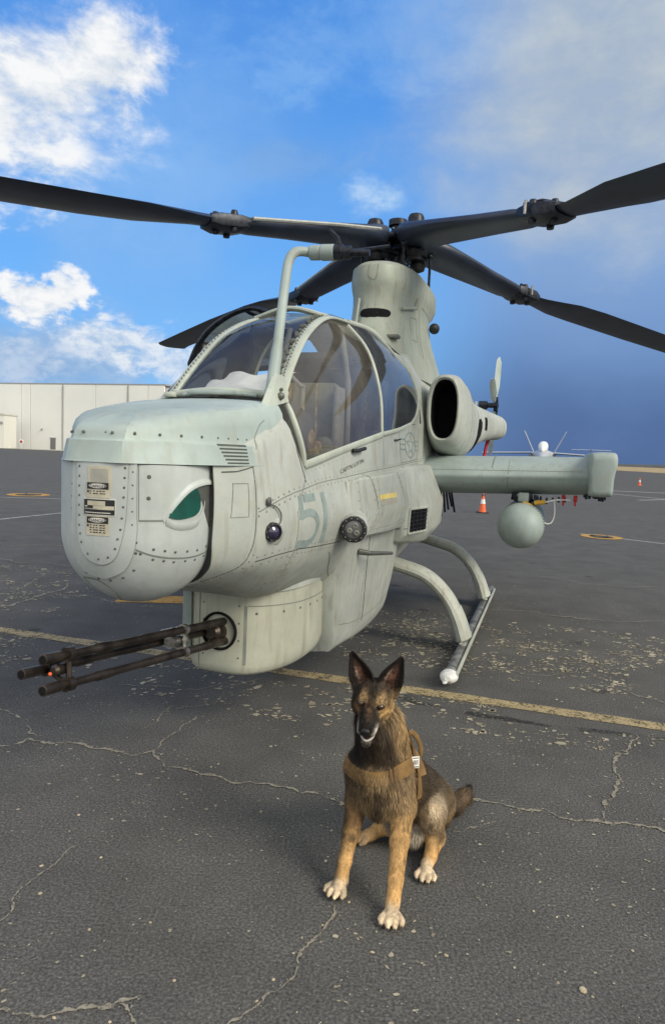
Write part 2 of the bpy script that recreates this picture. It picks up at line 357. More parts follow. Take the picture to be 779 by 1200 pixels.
# fuselage sections: u, lower half profile (bottom centre up to the sill), upper part
FS = [
 (4.62, [(0, 1.03), (.2, 1.05), (.31, 1.12), (.350, 1.2), (.364, 1.34), (.364, 1.5), (.352, 1.63)], [(.33, 1.66), (.15, 1.68), (0, 1.68)]),
 (4.45, [(0, 1.00), (.22, 1.015), (.36, 1.09), (.43, 1.18), (.45, 1.33), (.44, 1.5), (.405, 1.66)], [(.35, 1.72), (.18, 1.75), (0, 1.76)]),
 (4.25, [(0, .96), (.24, .97), (.40, 1.06), (.475, 1.16), (.50, 1.32), (.485, 1.5), (.445, 1.74)], [(.38, 1.84), (.2, 1.88), (0, 1.89)]),
 (4.07, [(0, .91), (.26, .92), (.43, 1.035), (.51, 1.16), (.54, 1.32), (.515, 1.5), (.455, 1.82)], [(.39, 1.88), (.2, 1.915), (0, 1.925)]),
 (3.93, [(0, .875), (.27, .885), (.445, 1.02), (.528, 1.16), (.56, 1.32), (.535, 1.48), (.49, 1.63)], [(.43, 1.78), (.31, 1.925), (0, 1.95)]),
 (3.87, [(0, .87), (.27, .88), (.445, 1.02), (.53, 1.16), (.565, 1.32), (.535, 1.48), (.49, 1.60)], [(.46, 1.60), (.42, 1.25), (0, 1.25)]),
 (3.3, [(0, .80), (.28, .82), (.47, 1.0), (.55, 1.15), (.60, 1.32), (.555, 1.5), (.52, 1.69)], [(.49, 1.69), (.45, 1.25), (0, 1.25)]),
 (3.10, [(0, .78), (.28, .79), (.46, .95), (.55, 1.145), (.605, 1.32), (.56, 1.5), (.525, 1.72)], [(.49, 1.72), (.45, 1.25), (0, 1.25)]),
 (2.96, [(0, .31), (.31, .32), (.41, .42), (.545, 1.14), (.61, 1.32), (.56, 1.5), (.53, 1.74)], [(.50, 1.74), (.45, 1.25), (0, 1.25)]),
 (2.4, [(0, .30), (.34, .31), (.46, .42), (.56, 1.13), (.62, 1.32), (.57, 1.54), (.54, 1.82)], [(.51, 1.82), (.46, 1.3), (0, 1.3)]),
 (1.8, [(0, .33), (.35, .34), (.48, .47), (.56, 1.12), (.60, 1.3), (.57, 1.58), (.54, 1.89)], [(.51, 1.89), (.46, 1.35), (0, 1.35)]),
 (1.62, [(0, .38), (.33, .40), (.46, .54), (.55, 1.12), (.58, 1.3), (.57, 1.59), (.54, 1.92)], [(.51, 1.92), (.46, 1.4), (0, 1.4)]),
 (1.50, [(0, .52), (.28, .54), (.37, .66), (.42, 1.12), (.53, 1.3), (.56, 1.6), (.54, 1.94)], [(.51, 1.94), (.46, 1.4), (0, 1.4)]),
 (1.10, [(0, .57), (.28, .59), (.37, .71), (.42, 1.1), (.51, 1.3), (.54, 1.6), (.53, 1.97)], [(.50, 1.97), (.46, 1.5), (0, 1.5)]),
 (0.98, [(0, .59), (.28, .61), (.37, .73), (.42, 1.1), (.51, 1.3), (.535, 1.6), (.53, 1.98)], [(.50, 1.98), (.46, 1.5), (0, 1.5)]),
 (0.93, [(0, .60), (.28, .62), (.37, .74), (.42, 1.1), (.50, 1.3), (.53, 1.6), (.53, 1.98)], [(.48, 2.35), (.38, 2.58), (0, 2.80)]),
 (0.6, [(0, .64), (.28, .66), (.37, .78), (.42, 1.1), (.50, 1.3), (.53, 1.6), (.53, 2.0)], [(.48, 2.35), (.32, 2.68), (0, 2.86)]),
 (-1.0, [(0, .8), (.28, .82), (.38, .95), (.44, 1.15), (.48, 1.35), (.5, 1.6), (.5, 2.0)], [(.45, 2.4), (.3, 2.66), (0, 2.76)]),
 (-2.6, [(0, 1.12), (.2, 1.14), (.30, 1.25), (.36, 1.4), (.39, 1.6), (.4, 1.8), (.38, 2.05)], [(.33, 2.28), (.22, 2.42), (0, 2.48)]),
 (-4.2, [(0, 1.62), (.12, 1.64), (.2, 1.7), (.25, 1.8), (.28, 1.92), (.28, 2.05), (.26, 2.16)], [(.2, 2.26), (.12, 2.32), (0, 2.34)]),
 (-8.3, [(0, 2.08), (.07, 2.09), (.11, 2.13), (.14, 2.18), (.15, 2.25), (.15, 2.31), (.13, 2.37)], [(.1, 2.42), (.06, 2.44), (0, 2.45)]),
]
SUBP = 5
def half_profile(lo, hi):
    a = catmull(lo, SUBP)
    b = [np.array(p, float) for p in hi]
    return a + b
def fus_ring(u, prof):
    port = [(u, p[0], p[1]) for p in prof]
    star = [(u, -p[0], p[1]) for p in prof[1:-1]][::-1]
    return port + star
profs = [(u, half_profile(lo, hi)) for u, lo, hi in FS]
rings = []
for i in range(len(profs) - 1):
    u0, a = profs[i]; u1, b = profs[i + 1]
    ns = max(1, int(abs(u1 - u0) / .09))
    if ns > 14: ns = 14
    um, pm = profs[i - 1] if i else profs[i]
    un_, pn = profs[i + 2] if i + 2 < len(profs) else profs[i + 1]
    for k in range(ns):
        t = k / ns; u = u0 + (u1 - u0) * t
        pr = []
        for q in range(len(a)):
            # monotone-ish hermite with limited tangents
            d = (b[q] - a[q]) / (u1 - u0)
            d0 = d if um == u0 else (a[q] - pm[q]) / (u0 - um); d1 = d if un_ == u1 else (pn[q] - b[q]) / (un_ - u1)
            ta = np.where(d * d0 > 0, np.sign(d) * np.minimum(abs((d + d0) / 2), 2 * np.minimum(abs(d), abs(d0))), 0)
            tb = np.where(d * d1 > 0, np.sign(d) * np.minimum(abs((d + d1) / 2), 2 * np.minimum(abs(d), abs(d1))), 0)
            h = u1 - u0
            pr.append((2*t**3-3*t*t+1)*a[q] + (t**3-2*t*t+t)*h*ta + (-2*t**3+3*t*t)*b[q] + (t**3-t*t)*h*tb)
        rings.append(fus_ring(u, pr))
rings.append(fus_ring(*profs[-1]))
def slant(p):
    if p[0] <= 4.2: return p
    return (p[0] - (p[0] - 4.2) / .42 * .12 * min(1, max(0, (1.27 - p[2]) / .30)) ** 1.3, p[1], p[2])
rings = [[slant(p) for p in r] for r in rings]
fb = MB()
# recess behind the sensor ball: rim, then a shallow bulkhead painted dark for the shaded gap
r0 = rings[0]; cen = (0, 1.31)
inner = []
for (du, f) in ((-.0, 1.0), (.004, .988), (-.004, .970), (-.014, .955), (-.018, .3)):
    inner.append([(p[0] + du, p[1] * f, cen[1] + (p[2] - cen[1]) * f) for p in r0])
fb.grid(rings, True, False, True)
fb.grid(inner[::-1][0:0] or inner[:3], True, False, False)
fb.grid(inner[2:], True, False, True, mi=2)
body = fb.build('fuselage', [M_body, M_void, M_seam], heli, angle=38)
# cockpit tub faces are dark: material by position
for p in body.data.polygons:
    c = p.center
    if .94 < c.x < 3.90 and c.z > 1.0 and abs(c.y) < .505 and (p.normal.z > .5 or abs(c.y) < .475) and c.z < 1.95 and c.z > 1.2: p.material_index = 1

# ------------------------------------------------------------------ hood over the sensor ball
OUT = [(4.962, 0), (4.957, .07), (4.95, .128), (4.90, .18), (4.82, .252), (4.745, .305), (4.64, .348), (4.52, .388), (4.40, .420), (4.28, .446), (4.16, .462), (4.06, .468)]
def Ttop(u): return float(np.interp(u, [3.9, 4.17, 4.4, 4.65, 4.8, 4.9, 4.97], [1.945, 1.908, 1.873, 1.835, 1.797, 1.765, 1.740]))
def inset(O, d):
    P = [np.array(p) for p in O]; out = []
    for i, p in enumerate(P):
        a = P[max(i - 1, 0)]; b = P[min(i + 1, len(P) - 1)]
        if i == 0: a = np.array([P[1][0], -P[1][1]])
        t = b - a; t /= np.linalg.norm(t); nrm = np.array([-t[1], t[0]])
        nrm = nrm if np.dot(nrm, p - np.array([4.2, 0])) < 0 else -nrm
        q = p + nrm * d
        if i == 0: q[1] = 0
        if i == len(P) - 1: q[0] = p[0]
        out.append(q)
    return out
OUTs = [tuple(p) for p in catmull(OUT[2:], 4)]
OUTs = [OUT[0], OUT[1]] + OUTs
hood = MB()
def hood_ring(ins, wf):
    O = inset(OUTs, ins); port = []
    for q in O: port.append((q[0], q[1], wf(q[0])))
    star = [(p[0], -p[1], p[2]) for p in port[1:]][::-1]
    return star + port
W0 = 1.70
hr = [hood_ring(.030, lambda u: 1.612), hood_ring(-.016, lambda u: 1.604), hood_ring(-.012, lambda u: 1.612), hood_ring(.004, lambda u: 1.690), hood_ring(.010, lambda u: 1.696), hood_ring(.020, lambda u: 1.697), hood_ring(.024, lambda u: 1.705),
      hood_ring(.028, lambda u: W0 + (Ttop(u) - W0) * .45), hood_ring(.040, lambda u: W0 + (Ttop(u) - W0) * .74), hood_ring(.062, lambda u: W0 + (Ttop(u) - W0) * .91), hood_ring(.095, lambda u: Ttop(u) - .003)]
base = hr[-1]
for f in (.75, .5, .25, 0.0):
    hr.append([(p[0] * 1.0 - (1 - f) * max(0, p[0] - 4.1) * .55 * 1.0 if False else p[0] + (4.30 - p[0]) * (1 - f) * .35 * (1 if p[0] > 4.30 else 0), p[1] * f, 0) for p in base])
    hr[-1] = [(q[0], q[1], Ttop(q[0]) - .003 + .014 * (1 - f * f)) for q in hr[-1]]
hood.grid(hr, False)
hood_o = hood.build('nose_hood', M_nose, heli, angle=30)

# ------------------------------------------------------------------ ammunition bay fairings on the cheeks
def side_loft(name, secs, mat, parent, bevel=0.0, sides=(1, -1), sub=6, angle=30):
    outs = []
    for sg in sides:
        mb = MB(); rr = []
        for i in range(len(secs) - 1):
            u0, a = secs[i]; u1, b = secs[i + 1]
            for k in range(sub):
                t = k / sub; rr.append([(u0 + (u1 - u0) * t, sg * (p[0] * (1 - t) + q[0] * t), p[1] * (1 - t) + q[1] * t) for p, q in zip(a, b)])
        u1, b = secs[-1]; rr.append([(u1, sg * p[0], p[1]) for p in b])
        mb.grid(rr, True, True, True); outs.append(mb.build(name, mat, parent, angle=angle, bevel=bevel))
    return outs
side_loft('ammo_bay_fairing', [
 (3.35, [(.45, 1.14), (.585, 1.15), (.60, 1.32), (.575, 1.52), (.45, 1.53)]),
 (3.0, [(.45, 1.13), (.60, 1.14), (.645, 1.30), (.60, 1.53), (.45, 1.55)]),
 (2.5, [(.45, 1.10), (.625, 1.12), (.675, 1.30), (.62, 1.54), (.45, 1.56)]),
 (2.0, [(.45, 1.08), (.625, 1.11), (.68, 1.30), (.62, 1.56), (.45, 1.58)]),
 (1.93, [(.45, 1.08), (.60, 1.11), (.655, 1.30), (.61, 1.565), (.45, 1.585)]),(1.86, [(.45, 1.08), (.55, 1.11), (.58, 1.30), (.56, 1.565), (.45, 1.585)])], M_body, heli, bevel=.012, sub=1)
side_loft('intake_fairing', [
 (1.90, [(.42, .96), (.58, .97), (.625, 1.03), (.635, 1.28), (.58, 1.585), (.42, 1.60)]),
 (1.35, [(.42, .88), (.66, .92), (.745, 1.03), (.755, 1.27), (.625, 1.60), (.42, 1.62)]),
 (1.15, [(.42, .86), (.67, .91), (.765, 1.03), (.775, 1.27), (.63, 1.60), (.42, 1.62)]),
 (0.75, [(.42, .90), (.66, .94), (.75, 1.05), (.76, 1.27), (.62, 1.60), (.42, 1.62)]),
 (0.35, [(.42, 1.0), (.50, 1.02), (.54, 1.1), (.55, 1.27), (.52, 1.58), (.42, 1.60)])], M_body, heli, bevel=.02, sub=1)

# ------------------------------------------------------------------ mast fairing
tw = MB(); rr = []
TW = [(2.45, 1.30, -1.9, .47), (2.7, 1.12, -1.6, .40), (2.95, .98, -1.15, .345), (3.15, .93, -.92, .325), (3.24, .93, -.95, .33), (3.30, .95, -1.1, .35), (3.38, .96, -1.2, .365), (3.47, .93, -1.2, .36), (3.52, .84, -1.1, .32), (3.56, .6, -.8, .2)]
for w, uf, ub, hv in TW:
    c = (uf + ub) / 2; a = (uf - ub) / 2
    rr.append([(c + x, y, w + (.03 if w > 3.4 else 0) * math.cos(x)) for x, y in superell(44, a, hv, 2.5)])
tw.grid(rr, True, True, True)
tower = tw.build('mast_fairing', M_tower, heli, angle=35)

# ------------------------------------------------------------------ engine nacelles
def nacelle(sg):
    S = [(.34, .70, 2.12, .11, .26, 1), (.62, .715, 2.14, .115, .272, 1), (.735, .715, 2.145, .125, .282, 0), (.765, .715, 2.145, .142, .300, 0), (.755, .715, 2.145, .158, .318, 0), (.70, .715, 2.14, .175, .338, 0),
         (.55, .72, 2.13, .205, .365, 0), (.3, .71, 2.09, .235, .378, 0), (0, .70, 2.04, .242, .368, 0), (-.35, .70, 2.03, .238, .325, 0), (-.7, .73, 2.06, .225, .265, 0), (-1.1, .80, 2.09, .205, .215, 0),
         (-1.5, .89, 2.10, .182, .180, 0), (-1.85, .97, 2.10, .165, .162, 0), (-1.95, .99, 2.10, .15, .148, 0), (-1.93, .985, 2.10, .12, .12, 1), (-1.6, .93, 2.10, .1, .1, 1)]
    mb = MB(); rs = []
    for u, cv, cw, a, b, mi in S:
        rs.append([(u, sg * (cv + x), cw + y) for x, y in superell(36, a, b, 2.5)])
    mb.grid(rs[:3], True, True, False, mi=1); mb.grid(rs[2:15], True); mb.grid(rs[14:], True, False, True, mi=1)
    return mb.build('engine_nacelle', [M_body, M_void], heli, angle=50)
nac = [nacelle(1), nacelle(-1)]

# ------------------------------------------------------------------ sensor ball
BC = Vector((4.63, 0, 1.31)); BR = .33
def ballpt(phi, s, off=0.0):
    """phi from straight ahead towards port; s metres along the meridian, up from the equator"""
    r = BR + off
    if s >= 0: return (BC.x + r * math.cos(phi), BC.y + r * math.sin(phi), BC.z + s)
    a = s / BR
    return (BC.x + r * math.cos(phi) * math.cos(a), BC.y + r * math.sin(phi) * math.cos(a), BC.z + r * math.sin(a))
ball = empty('dummy'); bpy.data.objects.remove(ball)
bb = MB(); rs = []
for s in list(np.linspace(-BR * math.pi / 2 * .995, 0, 26)) + [.1, .2, .29]:
    rs.append([ballpt(2 * math.pi * k / 72, s) for k in range(72)])
bb.grid(rs, True, True, True)
ballo = bb.build('sensor_ball', M_ball, heli, angle=50)

# ------------------------------------------------------------------ wings
AF = [(1.0, 0), (.95, .42), (.85, .70), (.65, .96), (.45, 1.0), (.2, .80), (0, .25), (-.08, 0)]
def wing(sg):
    mb = MB(); rr = []
    prof = catmull([(x, z) for x, z in AF], 4)
    prof = prof + [np.array([p[0], -p[1] * .96]) for p in prof[1:-1][::-1]]
    for v, ul, ut, wc, th in [(.40, .74, -.30, 1.50, .195), (.9, .745, -.28, 1.512, .193), (1.5, .75, -.24, 1.535, .19), (2.08, .75, -.2, 1.553, .185)]:
        rr.append([(ut + (ul - ut) * p[0], sg * v, wc + th * p[1]) for p in prof])
    mb.grid(rr, True, True, True)
    w = mb.build('wing', M_cool, heli, angle=60)
    cp = MB(); rr = []
    base = [(-.115, .10), (-.105, .195), (-.06, .215), (.07, .220), (.118, .200), (.128, .12), (.112, .03), (.105, -.04), (.102, -.15), (.07, -.182), (-.07, -.182), (-.098, -.15), (-.105, -.04), (-.118, .03)]
    base = catmull(base, 3, True)
    for u, f in [(.865, .70), (.86, .82), (.845, .91), (.81, .97), (.75, 1.0), (.5, 1.02), (-.2, 1.02), (-.5, 1.0), (-.6, .8)]:
        rr.append([(u, sg * (2.165 + p[0] * f * 1.0), 1.565 + p[1] * f) for p in base])
    cp.grid(rr, True, True, True)
    cp.build('wingtip_launcher', M_cool, w, angle=45)
    return w
wings = [wing(1), wing(-1)]

# ------------------------------------------------------------------ gun turret housing
gh = MB(); rr = []
def hplan(s, nose=0.0):
    P = [(2.95, -.28 * s), (3.4, -.31 * s), (3.68, -.25 * s), (3.82, -.19 * s), (3.85, -.05), (3.85, .10), (3.82, .18), (3.74, .26), (3.60, .33), (3.42, .365), (3.2, .365), (3.02, .335), (2.95, .30)]
    return catmull(P, 4)
for w, s in [(.90, 1.0), (.78, 1.0), (.60, 1.0), (.50, .998), (.45, .985), (.415, .95), (.395, .89), (.388, .80)]:
    rr.append([(3.4 + (p[0] - 3.4) * (1 if s > .96 else (.90 + .1 * (s - .8) / .16)), p[1] * s, w) for p in hplan(1.0)])
gh.grid(rr, True, True, True)
ghouse = gh.build('gun_turret_housing', M_dirty, heli, angle=50)

#@@MORE
# ------------------------------------------------------------------ surface followers for seams, rivets and marks
def bvh_of(objs):
    vs = []; fs = []
    for o in objs:
        k = len(vs); vs += [v.co.copy() for v in o.data.vertices]; fs += [tuple(i + k for i in p.vertices) for p in o.data.polygons]
    return BVHTree.FromPolygons(vs, fs)
SKIN = [o for o in bpy.data.objects if o.type == 'MESH' and o.name.split('.')[0] in ('fuselage', 'nose_hood', 'ammo_bay_fairing', 'intake_fairing')]
B_side = bvh_of(SKIN); B_tower = bvh_of([tower]); B_gun = bvh_of([ghouse]); B_body = bvh_of([body, hood_o]); B_hood = bvh_of([hood_o])
def hit(bvh, o, d):
    loc, n, i, dist = bvh.ray_cast(Vector(o), Vector(d))
    if loc is None: return None
    if n.dot(Vector(d)) > 0: n = -n
    return loc, n
def side(p): return hit(B_side, (p[0], 1.6, p[1]), (0, -1, 0))          # (u, w)
def gside(p): return hit(B_gun, (p[0], 1.6, p[1]), (0, -1, 0))
def gfront(p): return hit(B_gun, (5.2, p[0], p[1]), (-1, 0, 0))         # (v, w)
def tfront(p): return hit(B_tower, (3, p[0], p[1]), (-1, 0, 0))         # (v, w)
def tside(p): return hit(B_tower, (p[0], 2, p[1]), (0, -1, 0))
def hfront(p): return hit(B_hood, (6.5, p[0] * 2.2, p[1]), Vector((-1.8, -p[0] * 1.2, 0)).normalized())
def nside(p): return hit(B_nac, (p[0], 2, p[1]), (0, -1, 0))
def wfront(p): return hit(B_wing, (2, p[0], p[1]), (-1, 0, 0))
def ballf(p):
    a = ballpt(p[0], p[1]); b = ballpt(p[0], p[1], .01)
    return Vector(a), (Vector(b) - Vector(a)).normalized()
B_nac = bvh_of([nac[0]]); B_wing = bvh_of([wings[0]])
def resample(P, step, closed=False):
    P = [np.array(p, float) for p in P]
    if closed: P = P + [P[0]]
    out = [P[0]]
    for a, b in zip(P, P[1:]):
        n = max(1, int(round(np.linalg.norm(b - a) / step)))
        for k in range(1, n + 1): out.append(a + (b - a) * k / n)
    return out
def ribbon(mb, fn, path, width, off=.0018, step=.025, closed=False, smoothp=0, mi=0, raise_edge=0.0):
    if smoothp: path = catmull(path, smoothp, closed)
    P = resample(path, step, closed); L = []; Rr = []
    n = len(P); ok = []
    for i, p in enumerate(P):
        a = P[max(i - 1, 0)]; b = P[min(i + 1, n - 1)]
        if closed and i in (0, n - 1): a = P[-2]; b = P[1]
        t = b - a; l = np.linalg.norm(t); t = t / l if l > 1e-9 else np.array([1, 0]); q = np.array([-t[1], t[0]]) * width / 2
        h1 = fn(p + q); h2 = fn(p - q)
        if h1 is None or h2 is None: ok.append(None); continue
        ok.append((h1[0] + h1[1] * off, h2[0] + h2[1] * off, h1[0] - h1[1] * .001, h2[0] - h2[1] * .001))
    for a, b in zip(ok, ok[1:]):
        if a is None or b is None or (a[0] - b[0]).length > step * 5: continue
        vs = [a[2], a[0], a[1], a[3], b[2], b[0], b[1], b[3]]
        mb.add(vs, [(0, 1, 5, 4), (1, 2, 6, 5), (2, 3, 7, 6)], mi)
def rivets(mb, fn, path, spacing, r, off=0.0, smoothp=0, closed=False, h=.45):
    if smoothp: path = catmull(path, smoothp, closed)
    for p in resample(path, spacing, closed):
        hh = fn(p)
        if hh is None: continue
        c, n = hh; a = n.orthogonal().normalized(); b = n.cross(a)
        ring0 = [c + (a * math.cos(k * 1.0472) + b * math.sin(k * 1.0472)) * r for k in range(6)]
        ring1 = [c + n * r * h + (a * math.cos(k * 1.0472) + b * math.sin(k * 1.0472)) * r * .55 for k in range(6)]
        vs = ring0 + ring1
        mb.add(vs, [(k, (k + 1) % 6, 6 + (k + 1) % 6, 6 + k) for k in range(6)] + [(6, 7, 8, 9, 10, 11)])
def patch(mb, fn, quad, nu, nv, off, thick=.004, mi=0):
    """a thin plate lying on the surface; quad = 4 param corners"""
    q = [np.array(p, float) for p in quad]; top = []; 
    for i in range(nv + 1):
        row = []
        for j in range(nu + 1):
            s, t = j / nu, i / nv
            p = q[0] * (1 - s) * (1 - t) + q[1] * s * (1 - t) + q[2] * s * t + q[3] * (1 - s) * t
            h = fn(p)
            if h is None: return
            row.append((h[0] + h[1] * (off + thick), h[0] + h[1] * (off - .002)))
        top.append(row)
    mb.grid([[c[0] for c in r] for r in top], False, mi=mi)
    edge = [top[0][j] for j in range(nu)] + [top[i][nu] for i in range(nv)] + [top[nv][j] for j in range(nu, 0, -1)] + [top[i][0] for i in range(nv, 0, -1)]
    mb.grid([[e[0] for e in edge], [e[1] for e in edge]], True, mi=mi)
def fan(mb, fn, poly, off, thick=.002, mi=0, sub=4, rings_=5):
    """filled outline conforming to a surface: concentric rings towards the centroid"""
    P = [np.array(p, float) for p in catmull(poly, sub, True)] if sub > 1 else [np.array(p, float) for p in poly]
    c = sum(P) / len(P); rr = []
    for k in range(rings_):
        f = 1 - k / rings_
        row = []
        for p in P:
            h = fn(c + (p - c) * f)
            if h is None: return
            row.append(h[0] + h[1] * (off + thick))
        if k == 0: rr.append([fn(p)[0] + fn(p)[1] * (off - .002) for p in P])
        rr.append(row)
    mb.grid(rr, True, False, True, mi=mi)
def coons(cb, ct, cl, cr, n=14, m=14, bulge=0.0, bdir=(0, 1, .3)):
    def cv(c):
        c = [np.array(p, float) for p in catmull(c, 8)]
        L = [0]; 
        for a, b in zip(c, c[1:]): L.append(L[-1] + np.linalg.norm(b - a))
        return lambda t: np.array([np.interp(t * L[-1], L, [q[k] for q in c]) for k in range(3)])
    B, T, Lf, Rt = cv(cb), cv(ct), cv(cl), cv(cr); rows = []
    bd = np.array(Vector(bdir).normalized())
    for i in range(m + 1):
        v = i / m; row = []
        for j in range(n + 1):
            u = j / n
            p = (1 - v) * B(u) + v * T(u) + (1 - u) * Lf(v) + u * Rt(v) - ((1 - u) * (1 - v) * B(0) + u * (1 - v) * B(1) + (1 - u) * v * T(0) + u * v * T(1))
            row.append(p + bd * bulge * 16 * u * (1 - u) * v * (1 - v))
        rows.append(row)
    return rows
def mir(P): return [(p[0], -p[1], p[2]) for p in P]

# seams, rivets
seam = MB(); riv = MB(); soft = MB()
LS = [(4.56, 1.085), (4.443, 1.143), (4.362, 1.157), (4.20, 1.172), (4.009, 1.18), (3.722, 1.163), (3.36, 1.148)]
ribbon(seam, side, LS[2:], .004); rivets(riv, side, [(p[0], p[1] + .022) for p in LS[2:]], .048, .0062); rivets(riv, side, [(p[0], p[1] - .022) for p in LS[2:]], .048, .0062)
CS = [(4.56, 1.07), (4.50, 1.10), (4.443, 1.143), (4.423, 1.205), (4.411, 1.276), (4.406, 1.43), (4.40, 1.60)]
ribbon(seam, side, CS, .004, smoothp=4); rivets(riv, side, CS, .042, .0048, smoothp=3); rivets(riv, side, [(p[0] - .03, p[1] - .012) for p in CS[:4]], .04, .0062)
C2 = [(4.052, 1.176), (4.062, 1.109), (4.047, 1.037), (4.107, .97)]
ribbon(soft, side, C2, .003, smoothp=4); rivets(riv, side, [(p[0] + .02, p[1]) for p in C2], .04, .0062); rivets(riv, side, [(p[0] - .03, p[1]) for p in C2], .04, .0062)
US = [(4.39, 1.393), (4.278, 1.427), (4.082, 1.473), (3.747, 1.512), (3.392, 1.532), (2.844, 1.561), (2.141, 1.592), (1.4, 1.625), (.75, 1.64)]
ribbon(soft, side, US, .005, smoothp=2); rivets(riv, side, [(p[0], p[1] + .018) for p in US], .055, .0066); rivets(riv, side, [(p[0], p[1] - .018) for p in US], .055, .0066)
VF = [(3.89, 1.60), (4.0, 1.47), (4.072, 1.375), (4.058, 1.18)]
ribbon(soft, side, VF, .003); rivets(riv, side, VF, .04, .005)
ribbon(seam, side, [(4.03, 1.86), (3.985, 1.72), (3.95, 1.60), (3.94, 1.52)], .006, smoothp=3)          # black gap ahead of the door frame
ribbon(soft, side, [(4.25, 1.82), (4.30, 1.79), (4.34, 1.73), (4.36, 1.68)], .004, smoothp=3)
ribbon(seam, side, [(4.585, 1.575), (4.50, 1.578), (4.395, 1.60)], .005)
nose_panel = [(4.53, 1.525), (4.45, 1.525), (4.455, 1.375), (4.545, 1.375)]
ribbon(soft, side, nose_panel, .0025, closed=True, step=.03); rivets(riv, side, nose_panel, .07, .003, closed=True)
for x in (3.62, 3.2, 2.78): rivets(riv, side, [(x, 1.50), (x, 1.17)], .06, .005)
for xx in (2.86, 2.12):
    E1 = [(xx + .10, 1.55), (xx + .02, 1.44), (xx, 1.32), (xx + .05, 1.20), (xx + .1, 1.13)]
    ribbon(soft, side, E1, .004, smoothp=3); rivets(riv, side, [(p[0] - .03, p[1]) for p in E1], .045, .005); rivets(riv, side, [(p[0] + .04, p[1]) for p in E1], .05, .005)
LP = [(2.66, 1.10), (2.60, .87), (2.53, .635), (2.47, .44)]
ribbon(seam, side, LP, .007); ribbon(seam, side, [(2.42, 1.10), (1.66, 1.08)], .006); rivets(riv, side, [(p[0] + .05, p[1]) for p in LP], .06, .005)
rivets(riv, side, [(2.9, 1.18), (2.4, 1.17), (1.9, 1.20)], .05, .006); rivets(riv, side, [(2.9, 1.145), (2.4, 1.14), (1.9, 1.16)], .05, .006)
ribbon(soft, side, [(3.5, 1.10), (3.3, .98), (3.12, .88)], .004); ribbon(soft, side, [(2.95, .52), (2.6, .47), (2.0, .50), (1.7, .6)], .004, smoothp=3)
ribbon(soft, side, [(2.40, 1.80), (2.40, 1.60)], .004); ribbon(soft, side, [(1.86, 1.88), (1.86, 1.62)], .004); ribbon(soft, side, [(1.0, 1.95), (1.0, 1.66)], .005)
ribbon(soft, side, [(1.86, 1.62), (1.0, 1.655)], .005); ribbon(soft, side, [(1.0, 2.25), (.80, 2.18), (.72, 1.9), (.72, 1.66)], .007, smoothp=3)
for a in (1.15, 1.45): rivets(riv, side, [(a, 1.03), (a, 1.28)], .05, .004)
rivets(riv, side, [(3.8, 1.575), (3.3, 1.655), (2.4, 1.79), (1.6, 1.90)], .06, .0045)
rivets(riv, hfront, [(-.13 * 2, 1.725), (.13, 1.725)], .11, .006)
hd = MB(); lou = MB()
for k in range(6):   # louvre slots behind the ball
    w = 1.692 - k * .0155; patch(lou, side, [(4.60 - k * .008, w - .0032), (4.425, w - .0032), (4.425, w + .0032), (4.60 - k * .008, w + .0032)], 5, 1, .0, .0025)
lou.build('louvre', M_seam, hood_o, smooth=False)
fastn = MB()
for u in (4.93, 4.955, 4.90, 4.80, 4.70, 4.62, 4.54, 4.47, 4.42): pass
HB = [(p[0], p[1]) for p in inset(OUTs, .026)]
acc = .05
for sg in (1, -1):
    acc = .06
    for a, b in zip(HB, HB[1:]):
        l = np.linalg.norm(b - a) if hasattr(b, 'shape') else math.dist(a, b)
        acc -= l
        if acc < 0:
            acc = .085 if b[0] > 4.62 else .045
            n = Vector((b[1] - a[1], -(b[0] - a[0]), 0)).normalized(); n = n if n.x > 0 or n.y > 0 else -n
            fastn.sphere((b[0] + n.x * .0, sg * (b[1] + n.y * .0), 1.722), .0066 if b[0] > 4.62 else .005, 8, 6)
tag(fastn.build('fastener_row', M_rivet_d, hood_o), kind='stuff')

# numbers and star on the port side
mark5 = MB(); mark1 = MB()
def stroke(P, w, closed=False, sm=0, mark=None): ribbon(mark or mark5, side, P, w, off=.0022, step=.02, closed=closed, smoothp=sm)
stroke([(4.00, 1.440), (3.862, 1.443)], .040); stroke([(4.035, 1.455), (4.035, 1.335)], .040)
stroke([(4.035, 1.352), (3.96, 1.366), (3.885, 1.350), (3.845, 1.296), (3.865, 1.235), (3.93, 1.203), (4.045, 1.208)], .040, sm=4)
stroke([(3.748, 1.462), (3.735, 1.185)], .055, mark=mark1)
mark5.build('painted_digit', M_mark, heli, smooth=False); mark1.build('painted_digit', M_mark, heli, smooth=False)

star = MB()
def sstroke(P, w, closed=False): ribbon(star, side, P, w, off=.0022, step=.02, closed=closed)
cx, cz, R0 = 1.43, 1.775, .085
P5 = []
for k in range(10):
    a = math.pi / 2 + k * math.pi / 5; r = R0 * 1.12 if k % 2 == 0 else R0 * .44
    P5.append((cx + r * math.cos(a) * 2.2, cz + r * math.sin(a)))
sstroke(P5, .010, True)
sstroke([(cx + R0 * 2.9 * math.cos(t), cz + R0 * 1.28 * math.sin(t)) for t in np.linspace(0, 2 * math.pi, 25)[:-1]], .012, True)
for s in (1, -1):
    sstroke([(cx + s * .23, cz + .042), (cx + s * .42, cz + .042), (cx + s * .42, cz - .042), (cx + s * .23, cz - .042)], .012); sstroke([(cx + s * .23, cz), (cx + s * .42, cz)], .010)
star.build('star_marking', M_mark, heli, smooth=False)
sl = MB()
for u in (1.115, .93): patch(sl, side, [(u + .035, 1.99), (u - .035, 1.99), (u - .035, 2.125), (u + .035, 2.125)], 2, 5, 0, .004)
sl.build('vent_slot', M_void, heli, smooth=False)
